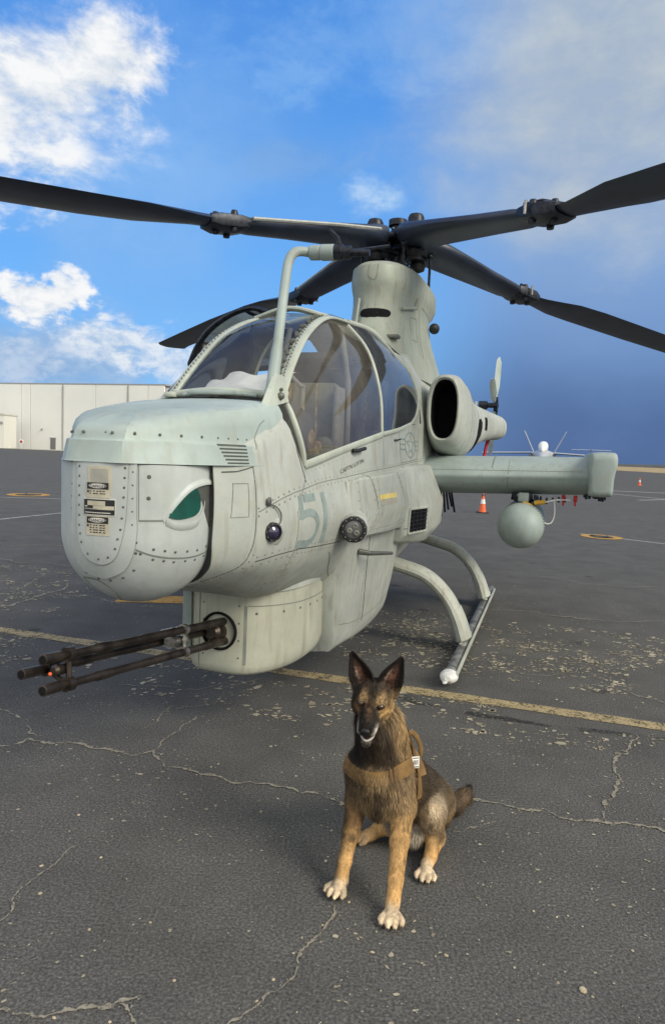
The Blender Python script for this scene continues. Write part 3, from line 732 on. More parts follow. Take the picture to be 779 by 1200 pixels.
# stencilled names under the canopy rail
def font_mesh(txt, size):
    cu = bpy.data.curves.new('tmp_text', 'FONT'); cu.body = txt; cu.size = size; cu.resolution_u = 2
    o = bpy.data.objects.new('tmp_text', cu); col.objects.link(o); bpy.context.view_layer.update()
    me = o.to_mesh(); vs = [v.co.copy() for v in me.vertices]; fs = [tuple(p.vertices) for p in me.polygons]
    o.to_mesh_clear(); bpy.data.objects.remove(o); bpy.data.curves.remove(cu); return vs, fs
def lettering(mb, fn, txt, size, org, du, dv, off=.002, mi=0):
    """org, du, dv in the surface parameters; du is the reading direction per metre"""
    vs, fs = font_mesh(txt, size); out = []
    for v in vs:
        p = (org[0] + du[0] * v.x + dv[0] * v.y, org[1] + du[1] * v.x + dv[1] * v.y)
        h = fn(p)
        if h is None: return
        out.append(h[0] + h[1] * off)
    mb.add(out, fs, mi)
nm = MB()
lettering(nm, side, 'CAPT ED LOFTUS'[:4] + "'N LOFTIN", .060, (3.40, 1.555), (-1.15, .165), (0, .62))
lettering(nm, side, 'RESCUE', .045, (3.48, 1.652), (-1.2, .17), (0, .7))
tag(nm.build('name_stencil', M_seam, heli, smooth=False), kind='stuff')
yl = MB(); patch(yl, side, [(2.80, 1.375), (2.36, 1.375), (2.36, 1.408), (2.80, 1.408)], 6, 2, 0, .0015); yl.build('caution_label', simple('yellow_label', (.62, .50, .16), .6), heli, smooth=False)
yl = MB(); patch(yl, side, [(2.80, 1.335), (2.36, 1.335), (2.36, 1.370), (2.80, 1.370)], 6, 2, 0, .0015)
yl.build('data_label', simple('grey_label', (.33, .32, .26), .6), heli, smooth=False)

# lamps and sensors on the port cheek
def facing_disc(name, c, d, r, depth, parent, mats):
    pass
def lathe_dir(mb, c, d, prof, n=28, mi=0):
    d = Vector(d).normalized(); a = d.orthogonal().normalized(); b = d.cross(a); c = Vector(c)
    mb.grid([[c + d * h + (a * math.cos(2 * math.pi * k / n) + b * math.sin(2 * math.pi * k / n)) * max(r, 1e-4) for k in range(n)] for r, h in prof], True, True, True, mi)
h1 = side((4.29, 1.294))
d1 = Vector((.62, .78, -.02)).normalized(); c1 = h1[0]
mb = MB(); lathe_dir(mb, c1 - d1 * .05, d1, [(.095, 0), (.088, .018), (.07, .034), (.055, .040)]); sb = mb.build('sensor_mount', M_body, heli)
mb = MB(); lathe_dir(mb, c1, d1, [(.046, -.02), (.047, .022), (.041, .030), (.036, .030), (.034, .018)], 10); mb.build('sensor_bezel', M_black, sb, smooth=False)
mb = MB(); lathe_dir(mb, c1, d1, [(.030, .01), (.030, .026), (.018, .034), (.004, .037)]); mb.build('sensor_lens', simple('violet_lens', (.03, .025, .06), .08, 0, .1, 5, 1.2), sb)
ck = MB()
for k in range(10):
    a_ = d1.orthogonal().normalized(); b_ = d1.cross(a_); t = k * .628; ck.sphere(c1 + d1 * .028 + (a_ * math.cos(t) + b_ * math.sin(t)) * .040, .004, 6, 4)
tag(ck.build('bezel_screw_ring', M_rivet_d, sb), kind='stuff')
c2 = Vector((3.46, .655, 1.238)); d2 = Vector((.96, .26, -.02)).normalized()
mb = MB(); lathe_dir(mb, c2, d2, [(.055, -.75), (.075, -.50), (.083, -.25), (.085, -.03), (.080, -.012)], 30); hs2 = mb.build('sensor_housing', M_body, heli)
mb = MB(); lathe_dir(mb, c2, d2, [(.076, -.03), (.079, .018), (.070, .030), (.056, .030), (.052, .010)], 12); mb.build('sensor_bezel', M_black, hs2, smooth=False)
mb = MB(); lathe_dir(mb, c2, d2, [(.055, .0), (.052, .018), (.02, .022), (.002, .023)]); mb.build('sensor_lens', simple('grey_lens_plate', (.24, .23, .23), .25, .6), hs2)
mb = MB()
a_ = d2.orthogonal().normalized(); b_ = d2.cross(a_)
for k in range(3):
    t = k * 2.094 + .5; lathe_dir(mb, c2 + d2 * .020 + (a_ * math.cos(t) + b_ * math.sin(t)) * .025, d2, [(.017, 0), (.016, .008), (.010, .010), (.009, .004)], 12)
mb.build('sensor_eye', M_rivet, hs2)
mb = MB()
for k in range(12):
    t = k * .5236; mb.sphere(c2 + d2 * .028 + (a_ * math.cos(t) + b_ * math.sin(t)) * .066, .006, 6, 4)
tag(mb.build('bezel_screw_ring', M_rivet_d, hs2), kind='stuff')
# antenna blade low on the side, small hooks and cable
mb = MB(); mb.tube([(2.88, .53, 1.02), (2.86, .60, 1.012), (2.62, .70, .99)], [.022, .017, .012], 10); mb.build('antenna_probe', M_rivet_d, heli)
mb = MB(); hh = side((4.33, 1.42))[0]
mb.sphere(hh + Vector((.0, .012, .02)), .018, 10, 6, (1, .6, 1.2))
pth = []
for q in [(4.34, 1.43), (4.27, 1.41), (4.235, 1.375), (4.24, 1.335), (4.28, 1.325), (4.305, 1.34)]:
    s_ = side(q); pth.append(s_[0] + s_[1] * .012)
mb.tube(catmull(pth, 4), .0035, 6); mb.build('tether_cable', M_rivet_d, heli)

# grille on the intake fairing
sh = [(1.50, 1.235), (1.395, 1.235), (1.395, .995), (1.50, .995)]
gr = MB(); gq = [side(p) for p in [(1.82, 1.245), (1.45, 1.245), (1.45, 1.04), (1.82, 1.04)]]
def bil(q, s, t, o=0.0):
    p = q[0][0] * (1 - s) * (1 - t) + q[1][0] * s * (1 - t) + q[2][0] * s * t + q[3][0] * (1 - s) * t
    n = (q[0][1] + q[2][1]).normalized(); return p + n * o
mb = MB()
mb.add([bil(gq, *st, .004) for st in ((0, 0), (1, 0), (1, 1), (0, 1))], [(0, 1, 2, 3)]); grille = mb.build('cooling_grille', M_void, heli, smooth=False)
mb = MB()
for a, b in (((0, 0), (1, 0)), ((1, 0), (1, 1)), ((1, 1), (0, 1)), ((0, 1), (0, 0))): mb.tube([bil(gq, *a, .004), bil(gq, *b, .004)], .011, 6)
mb.build('grille_frame', M_frame, grille)
for k in range(1, 6):
    mb = MB(); mb.tube([bil(gq, 0, k / 6, .008), bil(gq, 1, k / 6, .008)], .0042, 5); mb.build('grille_bar', M_hub, grille)
for k in range(1, 5):
    mb = MB(); mb.tube([bil(gq, k / 5, 0, .008), bil(gq, k / 5, 1, .008)], .0055, 5); mb.build('grille_bar', M_hub, grille)

# seams on the nose ball, its plates, screws, eye window and labels
bs = MB(); bsc = MB()
pl = MB()
plate = [(-.205, .292), (-.205, .12), (-.20, .03), (-.165, -.045), (-.075, -.095), (.083, -.116), (.23, -.105), (.335, -.065), (.405, .02), (.437, .12), (.455, .292)]
# raised outer yoke plate (U-shaped), then the inner door
outer = [(-.30, .294), (-.315, .12), (-.325, -.02), (-.30, -.11), (-.20, -.165), (.045, -.186), (.18, -.18), (.41, -.138), (.52, -.06), (.555, .03), (.545, .10), (.545, .294)]
def uplate(mb, P, off, thick):
    P = [np.array(p) for p in P]; top = P[0][1]
    c = np.array([sum(p[0] for p in P) / len(P), .12]); rr = []
    full = resample(catmull(P, 4), .02) + resample([P[-1], P[0]], .03)[1:-1]
    for k in range(9):
        f = 1 - k / 9; row = []
        for p in full:
            q = c + (p - c) * f; row.append(ballpt(q[0], q[1], off + thick))
        if k == 0: rr.append([ballpt(p[0], p[1], off - .004) for p in full])
        rr.append(row)
    mb.grid(rr, True, False, True)
mb = MB(); uplate(mb, outer, 0, .010); yoke = mb.build('turret_yoke_plate', M_ball, ballo, angle=40)
mb = MB(); uplate(mb, plate, .010, .004); idoor = mb.build('turret_front_door', M_ball, ballo, angle=40)
def ballo_f(o_): return lambda p: (Vector(ballpt(p[0], p[1], o_)), (Vector(ballpt(p[0], p[1], .1)) - Vector(ballpt(p[0], p[1]))).normalized())
def arcs(P): return P
ribbon(bs, ballo_f(0), outer, .010, off=.003, step=.02, smoothp=4); ribbon(bs, ballo_f(.010), plate, .006, off=.003, step=.02, smoothp=4)
def brivet(P, sp, r, o_):
    # spacing in metres: convert phi to metres
    Q = [np.array([p[0] * BR, p[1]]) for p in P]
    rivets(bsc, lambda p: ballo_f(o_)((p[0] / BR, p[1])), Q, sp, r)
brivet([(p[0] * .88 + .015, p[1] * .9 + .012) for p in plate], .040, .0055, .014)
ribbon(bs, ballo_f(0), [(.565, .294), (.575, .066), (.925, .066), (.99, .055)], .007, off=.002, step=.02)
ribbon(bs, ballo_f(0), [(.545, -.052), (.756, -.078), (1.043, -.094), (1.404, -.096), (1.80, -.075)], .006, off=.002, smoothp=3, step=.03)
for dz in (.022, -.022): brivet([(.545, -.045 + dz), (.756, -.074 + dz), (1.043, -.090 + dz), (1.404, -.092 + dz), (1.80, -.072 + dz)], .062, .0066, 0)
brivet([(-.22, -.155), (-.33, -.08), (-.35, 0), (-.35, .2)], .05, .007, 0)
brivet([(.60, -.07), (.52, -.145), (.36, -.185), (.15, -.205), (-.05, -.20), (-.25, -.175)], .062, .0066, 0)
brivet([(.686, .242), (.684, .156)], .086, .009, 0)
brivet([(.50, .26), (.50, .05)], .05, .004, .010)
ribbon(bs, ballo_f(0), [(-.431, -.22), (-.30, -.205), (-.10, -.208), (.05, -.24), (.12, -.30), (.05, -.37), (-.12, -.385), (-.35, -.32)], .008, off=.002, smoothp=4, closed=True, step=.02)
tag(bs.build('turret_seam', M_seam_l, ballo, smooth=False), kind='stuff'); tag(bsc.build('turret_fasteners', M_rivet_d, ballo), kind='stuff')
# eye: flush dark patch painting the shaded recess, green window, hooded brow above
mb = MB(); fan(mb, ballo_f(0), [(1.22, .188), (1.34, .204), (1.52, .212), (1.75, .205), (1.90, .13), (1.95, .02), (1.92, -.08), (1.80, -.04), (1.62, .03), (1.50, .10), (1.42, .15)], .0005, .0015, sub=3, rings_=6)
mb.build('eye_recess_shade', M_seam, ballo, angle=60)
mb = MB(); fan(mb, ballo_f(0), [(.935, .082), (.985, .118), (1.07, .155), (1.18, .178), (1.29, .196), (1.345, .190), (1.40, .155), (1.405, .112), (1.33, .085), (1.18, .073), (1.05, .070)], .0035, .002, sub=3)
mb.build('eye_window', M_green, ballo, angle=60)
mb = MB()
brow = [(.87, .060), (.95, .100), (1.04, .138), (1.17, .180), (1.31, .205), (1.50, .216), (1.72, .214)]
for k in (0,):
    P = catmull(brow, 5); rr = []
    for i, p in enumerate(P):
        t = i / (len(P) - 1); hgt = .003 + .009 * math.sin(min(1, t * 1.25) * math.pi * .5)
        rr.append([ballpt(p[0] - .02, p[1] + .020, -.001), ballpt(p[0] - .008, p[1] + .010, hgt * .75), ballpt(p[0], p[1] + .002, hgt), ballpt(p[0] + .008, p[1] - .006, hgt * .9), ballpt(p[0] + .008, p[1] - .004, -.002)])
    mb.grid(rr, False)
mb.build('eye_brow', M_ball, ballo, angle=50)
mb = MB(); P = catmull([(.90, .058), (1.02, .040), (1.18, .036), (1.34, .046), (1.46, .085), (1.50, .125)], 5); rr = []
for p in P: rr.append([ballpt(p[0], p[1] - .016, -.002), ballpt(p[0], p[1] - .012, .003), ballpt(p[0], p[1] + .010, .005), ballpt(p[0], p[1] + .020, .004)])
mb.grid(rr, False); mb.build('eye_lower_lip', M_ball, ballo, angle=50)
# labels on the front door: cream placards with dark print
lm = simple('placard_cream', (.50, .47, .36), .55); lb = simple('placard_black', (.018, .018, .02), .5); lw = simple('placard_white', (.62, .61, .56), .5); lg = simple('placard_grey', (.30, .31, .28), .6)
F = ballo_f(.0145)
def lab(name, quad, mat, off): mb = MB(); patch(mb, F, quad, 5, 3, off, .0008); return mb.build(name, mat, idoor, smooth=False)
def Q(x0, x1, y0, y1): return [(x0, y0), (x1, y0), (x1, y1), (x0, y1)]
lab('placard', Q(-.035, .262, .172, .278), lm, 0); lab('placard_print', Q(.01, .225, .188, .268), simple('faded_print', (.36, .36, .31), .6), .0012)
for (y0, y1, x0) in ((.100 + .060, .216, -.045), (.002, .080, -.045)):
    if y0 < .1: lab('placard', Q(-.05, .245, y0, y1 + .001), lm, .0006)
    else: lab('placard', Q(-.048, .25, .152, .216), lm, .0010)
    yt = y1 - .003; lab('placard_band', Q(-.038, .232, yt - .026, yt), lb, .0022)
    mb = MB(); fan(mb, F, [(.097 + .112 * math.cos(t), yt - .013 + .0095 * math.sin(t)) for t in np.linspace(0, 6.283, 17)[:-1]], .0034, .0008, sub=1, rings_=3); mb.build('placard_oval', lw, idoor, smooth=False)
    mb = MB(); lettering(mb, F, 'DANGER', .019, (-.0, yt - .0195), (1 / BR * .92, 0), (0, .85), off=.0052)
    for r_ in range(2 if y0 > .1 else 4): 
        for sg_ in range(5):
            x = -.0 + sg_ * .042 + random.uniform(-.005, .005); y = yt - .034 - r_ * .0095
            patch(mb, F, Q(x, x + random.uniform(.018, .036), y - .0018, y + .0018), 1, 1, .0020, .0005)
    mb.add([F(q)[0] + F(q)[1] * .0035 for q in Q(-.035, -.012, yt - .040, yt - .031)], [(0, 1, 2, 3)])
    mb.build('placard_print', lb, idoor, smooth=False)
lab('placard', Q(-.085, .315, .082, .150), lw, .0010); lab('placard_band', Q(-.078, .306, .086, .146), lb, .0022); lab('placard_field', Q(-.03, .195, .122, .140), lm, .0034)
lab('placard_field', Q(.045, .30, .106, .121), lm, .0034); lab('placard_field', Q(-.065, -.035, .116, .120), lw, .0034); lab('placard_field', Q(-.065, .10, .106, .110), lg, .0034); lab('placard_field', Q(-.06, .26, .092, .095), lw, .0034)

# gun: housing seams, port, side plate, three barrels
gs = MB(); gv = MB()
ribbon(gs, gside, [(3.835, .80), (3.835, .46)], .007); ribbon(gs, gfront, [(-.13, .86), (-.13, .42)], .006)
rivets(gv, gside, [(3.80, .755), (3.5, .745), (3.1, .73)], .14, .009); ribbon(gs, gside, [(3.83, .80), (3.5, .785), (3.05, .77)], .006); rivets(gv, gfront, [(-.105, .80), (-.105, .5)], .09, .006); rivets(gv, gfront, [(.12, .80), (.12, .5)], .10, .006)
tag(gs.build('housing_seam', M_seam_l, ghouse, smooth=False), kind='stuff'); tag(gv.build('housing_fasteners', M_rivet_d, ghouse), kind='stuff')
mb = MB(); mb.box((3.69, -.275, .69), (.34, .05, .40), Matrix.Rotation(R(22), 3, 'Z'), bev=.006); mb.build('housing_side_plate', M_cool, ghouse)
mb = MB(); rr = []
for s_, w0, w1 in ((1.0, .875, .915),):
    P = [(p[0] + (.012 if p[0] > 3.5 else 0), p[1] * 1.03) for p in hplan(1.0)]
    mb.grid([[(p[0], p[1], w0) for p in P], [(p[0], p[1], w0 + .01) for p in P], [(p[0], p[1], w1) for p in P]], True, True, True)
mb.build('turret_ring', M_body, ghouse, angle=40)
GC = Vector((3.86, -.0, .645)); gd = (Vector((5.32, 0, .836)) - GC).normalized()
mb = MB(); lathe_dir(mb, GC + Vector((.0, .0, .0)), (1, .0, 0), [(.105, -.06), (.112, .0), (.105, .008), (.098, .004), (.09, -.05), (.05, -.055)], 32); gp = mb.build('gun_port', M_void, ghouse)
ga = gd.cross(Vector((0, 0, 1))).normalized(); gb = ga.cross(gd).normalized() * -1
gun = MB(); lathe_dir(gun, GC - gd * .05, gd, [(.05, 0), (.05, .12), (.03, .14)], 20); rotor_g = gun.build('gun_body', M_gun, ghouse)
BRAD = .064
for k in range(3):
    t = R(6 + 120 * k); o_ = (ga * math.cos(t) + gb * math.sin(t)) * BRAD
    mb = MB(); L0 = 1.47 if k != 1 else 1.47
    lathe_dir(mb, GC + o_, gd, [(.023, -.04), (.023, .22), (.0198, .24), (.0198, .80), (.0172, .82), (.0185, 1.02), (.0215, 1.03), (.0215, 1.12), (.0170, 1.14), (.0170, 1.32), (.0205, 1.33), (.0205, 1.42), (.015, 1.422), (.013, 1.37)], 20)
    br = mb.build('gun_barrel', M_gun, ghouse)
    mb = MB(); lathe_dir(mb, GC + o_ + gd * 1.414, gd, [(.0138, 0), (.0138, .009)], 12); mb.build('bore', M_void, br)
for dd_, rr_ in ((.42, .029), (1.27, .029)):
    mb = MB()
    for k in range(3):
        t = R(6 + 120 * k); t2 = R(6 + 120 * (k + 1)); o1 = (ga * math.cos(t) + gb * math.sin(t)) * BRAD; o2 = (ga * math.cos(t2) + gb * math.sin(t2)) * BRAD
        lathe_dir(mb, GC + o1 + gd * dd_, gd, [(rr_, 0), (rr_, .032)], 18); mb.tube([GC + o1 * 1.1 + gd * (dd_ + .016), GC + o2 * 1.1 + gd * (dd_ + .016)], .010, 8)
    mb.build('barrel_clamp', M_gun if dd_ > 1 else M_steel, ghouse)
mb = MB(); lathe_dir(mb, GC + gd * 1.27, gd, [(.022, 0), (.022, .05), (.012, .06)], 14); mb.build('clamp_bolt', M_gun, ghouse)
mb = MB(); mb.sphere(GC + gd * 1.345 + gb * .010, .0075, 10, 8); mb.build('orange_plug', M_orange, ghouse)
mb = MB(); lathe_dir(mb, GC + gd * .38, gd, [(.03, 0), (.035, .03), (.022, .06), (.022, .12), (.03, .14)], 14)
for k in range(5): mb.tube(catmull([GC + gd * (.36 + k * .03) + ga * .03, GC + gd * (.38 + k * .03) + ga * .075 - gb * .04, GC + gd * (.42 + k * .02) - gb * .07], 4), .006, 6)
mb.build('drive_linkage', M_steel, ghouse)

# ------------------------------------------------------------------ canopy
rail = [(3.86, .33, 1.97), (3.66, .30, 2.17), (3.37, .275, 2.39), (2.95, .25, 2.565), (2.45, .235, 2.635)]
sill = [(3.9, .497, 1.605), (3.3, .522, 1.70), (2.44, .545, 1.825)]
fedge = [(3.9, .497, 1.605), (3.935, .493, 1.70), (3.96, .468, 1.80), (3.93, .41, 1.90), (3.86, .33, 1.97)]
bow = [(2.44, .545, 1.825), (2.44, .515, 2.13), (2.44, .41, 2.43), (2.45, .235, 2.635)]
def pane(name, rows, mat, parent):
    mb = MB(); mb.grid(rows, False); return mb.build(name, mat, parent, angle=80)
canopy = empty('canopy_frame'); bpy.data.objects.remove(canopy)
fm = MB()
def fr(P, r, flat=(1, 1), up=None, n=10): fm.tube([tuple(q) for q in catmull(P, 6)], r, n, flat=flat, up=up)
for sg in (1, -1):
    m_ = (lambda P: P) if sg == 1 else mir
    fr(m_(rail), .022, (.55, 1.6)); fr(m_(sill), .018, (1.3, .6)); fr(m_(fedge), .017, (.8, .9)); fr(m_(bow), .017, (1.2, .6))
fr([(2.93, -.26, 2.575), (2.96, 0, 2.63), (2.93, .26, 2.575)], .026, (.7, 1.3))
fr([(3.86, -.33, 1.97), (3.94, 0, 1.985), (3.86, .33, 1.97)], .022)
fr([(2.45, .235, 2.635), (2.45, 0, 2.675), (2.45, -.235, 2.635)], .022)
cf = fm.build('canopy_frame', M_frame, heli, angle=50)
pane('side_window', coons(sill, rail[::1] if False else [p for p in rail], fedge, bow, 18, 18, .012), M_glass, cf)
pane('side_window', [[(p[0], -p[1], p[2]) for p in r] for r in coons(sill, rail, fedge, bow, 18, 18, .012)], M_glass, cf)
wl = rail[:4]; wrows = []
for q in catmull(wl, 6):
    wrows.append([(q[0] + .04 * (1 - (k / 8) ** 2), q[1] * k / 8, q[2] + .030 * (1 - (k / 8) ** 2)) for k in range(-8, 9)])
pane('windshield', wrows, M_glass_f, cf)
wr = []
for q in catmull(rail[3:], 6): wr.append([(q[0], q[1] * k / 8, q[2] + .04 * (1 - (k / 8) ** 2)) for k in range(-8, 9)])
pane('roof_window', wr, M_glass_f, cf)
# rear canopy on the port side
rsill = [(2.42, .545, 1.83), (1.9, .54, 1.885), (1.33, .525, 1.965)]
rtop = [(2.42, .245, 2.645), (1.9, .29, 2.67), (1.48, .34, 2.59)]
rrear = [(1.33, .525, 1.965), (1.14, .532, 2.06), (1.05, .520, 2.22), (1.17, .455, 2.43), (1.48, .34, 2.59)]
rbow = [(2.42, .545, 1.83), (2.42, .515, 2.13), (2.42, .41, 2.43), (2.42, .245, 2.645)]
pane('rear_side_window', coons(rsill, rtop, rbow, rrear, 16, 16, .012), M_glass_r, cf)
fm = MB()
for P in (rsill, rtop, rrear): fr(P, .017, (1.1, .7))
roofr = [[(u, v * k / 6, w + .05 * (1 - (k / 6) ** 2)) for k in range(-6, 7)] for u, v, w in [tuple(p) for p in catmull([(2.45, .24, 2.64), (1.9, .29, 2.675), (1.45, .34, 2.62), (1.1, .40, 2.56), (.9, .40, 2.58)], 4)]]
fm.grid(roofr, False); fm.grid([[(p[0], p[1], p[2] - .03) for p in r] for r in roofr], False)
fm.build('rear_canopy_frame', M_frame, heli, angle=50)
pr = [(.94, .53, 1.97), (.94, .51, 2.2), (.94, .47, 2.42), (.93, .40, 2.58)]
mb = MB(); mb.grid(coons([(1.33, .527, 1.965), (1.1, .53, 1.97), (.94, .53, 1.97)], [(1.48, .345, 2.595), (1.2, .39, 2.58), (.93, .40, 2.585)], rrear, pr, 8, 16), False); mb.build('rear_quarter_panel', M_body, heli, angle=60)
# starboard rear door, swung up and open
darc = [(-.24, 2.66), (-.43, 2.735), (-.55, 2.74), (-.70, 2.69), (-.86, 2.585), (-.96, 2.46), (-1.02, 2.33)]
ds = []
for u in np.linspace(2.50, 1.45, 9):
    f = 1 - .35 * ((2.5 - u) / 1.05) ** 2
    ds.append([(u, -.24 + (p[0] + .24) * f, 2.66 + (p[1] - 2.66) * f) for p in catmull(darc, 4)])
dr_ = pane('open_canopy_door', ds, M_glass_r, heli)
dr_['label'] = 'rear canopy door swung up and open on the far side'
fm = MB()
fr([(2.50, p[0], p[1]) for p in darc], .030, (.6, 1.1)); fr([ds[-1][i] for i in range(0, len(ds[-1]), 4)], .025)
fr([r[-1] for r in ds], .024)
fm.build('door_frame', M_hub, dr_, angle=50)
mb = MB(); mb.tube([(2.47, -.97, 2.40), (2.35, -.80, 2.42), (2.2, -.52, 2.1)], .014, 8); mb.box((2.45, -.93, 2.45), (.05, .06, .08), bev=.01); mb.build('door_strut', M_steel, dr_)
# clutter on the port rail: locks and hinges
mb = MB()
for k, q in enumerate(catmull(rail, 10)[4:30]):
    if k % 2 == 0:
        r_ = random.uniform(.008, .018); mb.sphere((q[0] + .0, q[1] - .035, q[2] + .018), r_, 8, 5)
    if k % 3 == 0: mb.box((q[0], q[1] - .045, q[2] + .014), (.05, .018, .022), bev=.004)
tag(mb.build('rail_latches', M_rivet_d, cf), kind='stuff')
mb = MB()
for k, q in enumerate(catmull(rail, 10)): 
    for sg in (1, -1): mb.sphere((q[0] + .008, sg * (q[1] - .006), q[2] + .020), .0055, 6, 4)
tag(mb.build('rail_screws', M_rivet_d, cf), kind='stuff')
mb = MB(); s_ = side((3.1, 1.70)); mb.tube([s_[0] + Vector((.06, .012, -.002)), s_[0] + Vector((.02, .035, .0)), s_[0] + Vector((-.14, .035, .016))], .013, 8); mb.build('door_handle', M_black, heli)
mb = MB(); s_ = side((2.0, 1.80)); mb.tube([s_[0] + Vector((.06, .004, .0)), s_[0] + Vector((.0, .015, .002)), s_[0] + Vector((-.10, .015, .012))], .006, 6); mb.build('foot_latch', M_black, heli)
# windshield wiper cowl, front bow hardware
mb = MB(); mb.box((3.98, 0, 1.972), (.07, .30, .022), bev=.008); mb.tube([(3.92, -.22, 1.965), (3.98, 0, 1.985), (3.92, .22, 1.965)], .010, 8)
mb.build('defog_vent', M_nose, cf)
mb = MB(); mb.box((3.90, .325, 1.975), (.14, .05, .05), Matrix.Rotation(R(-25), 3, 'Z'), bev=.01); mb.box((3.89, -.31, 1.965), (.09, .06, .03), bev=.01); tag(mb.build('frame_bracket', M_frame, cf), kind='stuff')

# cockpit inside
M_in = simple('cockpit_grey', (.09, .095, .10), .7); M_seat = simple('seat_fabric', (.20, .21, .17), .9); M_tan = simple('tan_gear', (.34, .26, .15), .9, var=.5); M_inl = simple('cockpit_panel', (.32, .33, .31), .7)
def seat(u0, w0, nm):
    mb = MB(); mb.box((u0, 0, w0), (.46, .44, .10), bev=.03); s0 = mb.build(nm, M_seat, heli)
    mb = MB(); mb.box((u0 - .27, 0, w0 + .38), (.12, .46, .78), Matrix.Rotation(R(-10), 3, 'Y'), bev=.04); mb.build('seat_back', M_seat, s0)
    mb = MB(); mb.box((u0 - .36, 0, w0 + .84), (.10, .28, .18), bev=.03); mb.build('headrest', M_black, s0)
    for sg in (1, -1):
        mb = MB(); mb.box((u0 - .24, sg * .26, w0 + .42), (.20, .035, .62), bev=.015); mb.build('side_armour', M_inl, s0)
        mb = MB(); mb.tube([(u0 - .20, sg * .10, w0 + .75), (u0 - .19, sg * .11, w0 + .4), (u0 - .05, sg * .1, w0 + .1)], .02, 6, flat=(1, .3)); mb.build('harness_strap', M_tan, s0)
seat(2.85, 1.42, 'gunner_seat'); seat(1.55, 1.62, 'pilot_seat')
mb = MB(); mb.box((3.62, 0, 1.74), (.42, .74, .40), Matrix.Rotation(R(-14), 3, 'Y'), bev=.05); mb.build('instrument_panel', M_in, heli)
mb = MB(); rr = []
for i in range(13):
    u = 3.80 - i * .040; rr.append([(u, v, 1.975 + (3.86 - u) * .34 + .012 * math.sin(v * 17 + i) + .02 * noise.noise(Vector((u * 9, v * 9, 0))) - .12 * max(0, abs(v) - .22)) for v in np.linspace(-.23, .22, 22)])
mb.grid(rr, False); mb.build('white_cover_sheet', simple('white_cloth', (.80, .80, .78), .9, var=.05), heli)
mb = MB(); mb.box((2.28, 0, 2.02), (.10, .70, .60), bev=.05); mb.box((2.34, 0, 2.38), (.2, .5, .10), bev=.04); mb.build('rear_instrument_panel', M_in, heli)
mb = MB()
for sg in (1, -1):
    mb.box((2.9, sg * .41, 1.56), (1.3, .12, .22), bev=.02); mb.box((1.7, sg * .41, 1.76), (.9, .12, .22), bev=.02)
mb.build('side_console', M_inl, heli)
mb = MB(); mb.tube([(3.25, .2, 1.5), (3.22, .21, 1.9), (3.2, .2, 2.1)], .018, 8); mb.tube([(3.22, .21, 2.08), (3.12, .05, 2.20), (2.9, -.05, 2.3)], .014, 8); mb.tube([(2.5, .3, 1.6), (2.48, .28, 2.2), (2.45, .2, 2.6)], .022, 8); mb.tube([(2.5, -.3, 1.6), (2.48, -.28, 2.2), (2.45, -.2, 2.6)], .022, 8); mb.build('grab_bar', M_inl, heli)
mb = MB(); mb.sphere((3.46, .34, 1.74), .075, 14, 10, (1, .7, 1.2)); mb.box((3.38, .36, 1.68), (.14, .08, .12), Matrix.Rotation(.4, 3, 'Y'), bev=.03); mb.box((3.50, .30, 1.80), (.08, .10, .05), Matrix.Rotation(.7, 3, 'X'), bev=.015); mb.build('kit_bag', M_tan, heli)
mb = MB(); mb.sphere((3.12, .33, 1.70), .09, 16, 12, (1, .8, .9)); mb.build('helmet_bag', M_seat, heli)
# air data boom standing on the port corner of the windshield
mb = MB()
mb.tube([tuple(q) for q in catmull([(4.04, .35, 1.93), (3.93, .33, 2.18), (3.78, .305, 2.60), (3.73, .30, 2.71), (3.685, .31, 2.765), (3.64, .34, 2.785), (3.6, .385, 2.785)], 6)], [.032] * 7 + [.0265] * 30, 14)
boom = mb.build('air_data_boom', M_cool, heli)
mb = MB(); lathe_dir(mb, (3.606, .38, 2.785), (-.03, 1, -.03), [(.030, -.01), (.041, 0), (.041, .05), (.036, .055), (.044, .065), (.044, .135), (.036, .14)], 22); mb.build('boom_collar', M_cool, boom)
mb = MB(); lathe_dir(mb, (3.60, .515, 2.782), (-.05, 1, -.05), [(.043, 0), (.043, .045), (.036, .05), (.038, .09), (.022, .10), (.018, .20)], 18); mb.tube([(3.60, .55, 2.80), (3.6, .53, 2.86), (3.6, .485, 2.90)], .012, 8); mb.tube([(3.58, .60, 2.79), (3.5, .80, 2.83)], .010, 8); mb.build('boom_sensor', M_hub, boom)
mb = MB(); mb.add([(4.17, .36, 1.90), (3.93, .33, 1.955), (3.92, .335, 2.07), (4.0, .345, 2.07)], [(0, 1, 2, 3)]); mb.add([(4.17, .40, 1.885), (3.92, .405, 1.935), (3.92, .37, 2.07), (4.0, .37, 2.07)], [(0, 1, 2, 3)])
mb.add([(4.17, .36, 1.90), (4.17, .40, 1.885), (4.0, .37, 2.07), (4.0, .345, 2.07)], [(0, 1, 2, 3)]); mb.add([(3.93, .33, 1.955), (3.92, .405, 1.935), (3.92, .37, 2.07), (3.92, .335, 2.07)], [(0, 1, 2, 3)]); mb.add([(4.0, .345, 2.07), (4.0, .37, 2.07), (3.92, .37, 2.07), (3.92, .335, 2.07)], [(0, 1, 2, 3)])
mb.build('boom_bracket', M_frame, boom, angle=20)
mb = MB(); mb.sphere((4.02, .40, 1.955), .020, 10, 8); mb.sphere((4.0, .395, 1.99), .010, 8, 6); mb.build('bracket_bolt', M_rivet_d, boom)
mb = MB(); mb.tube([(1.0, -.13, 2.86), (.98, -.12, 3.02), (.95, -.115, 3.16)], .014, 8); mb.build('wire_cutter', M_tower, heli)

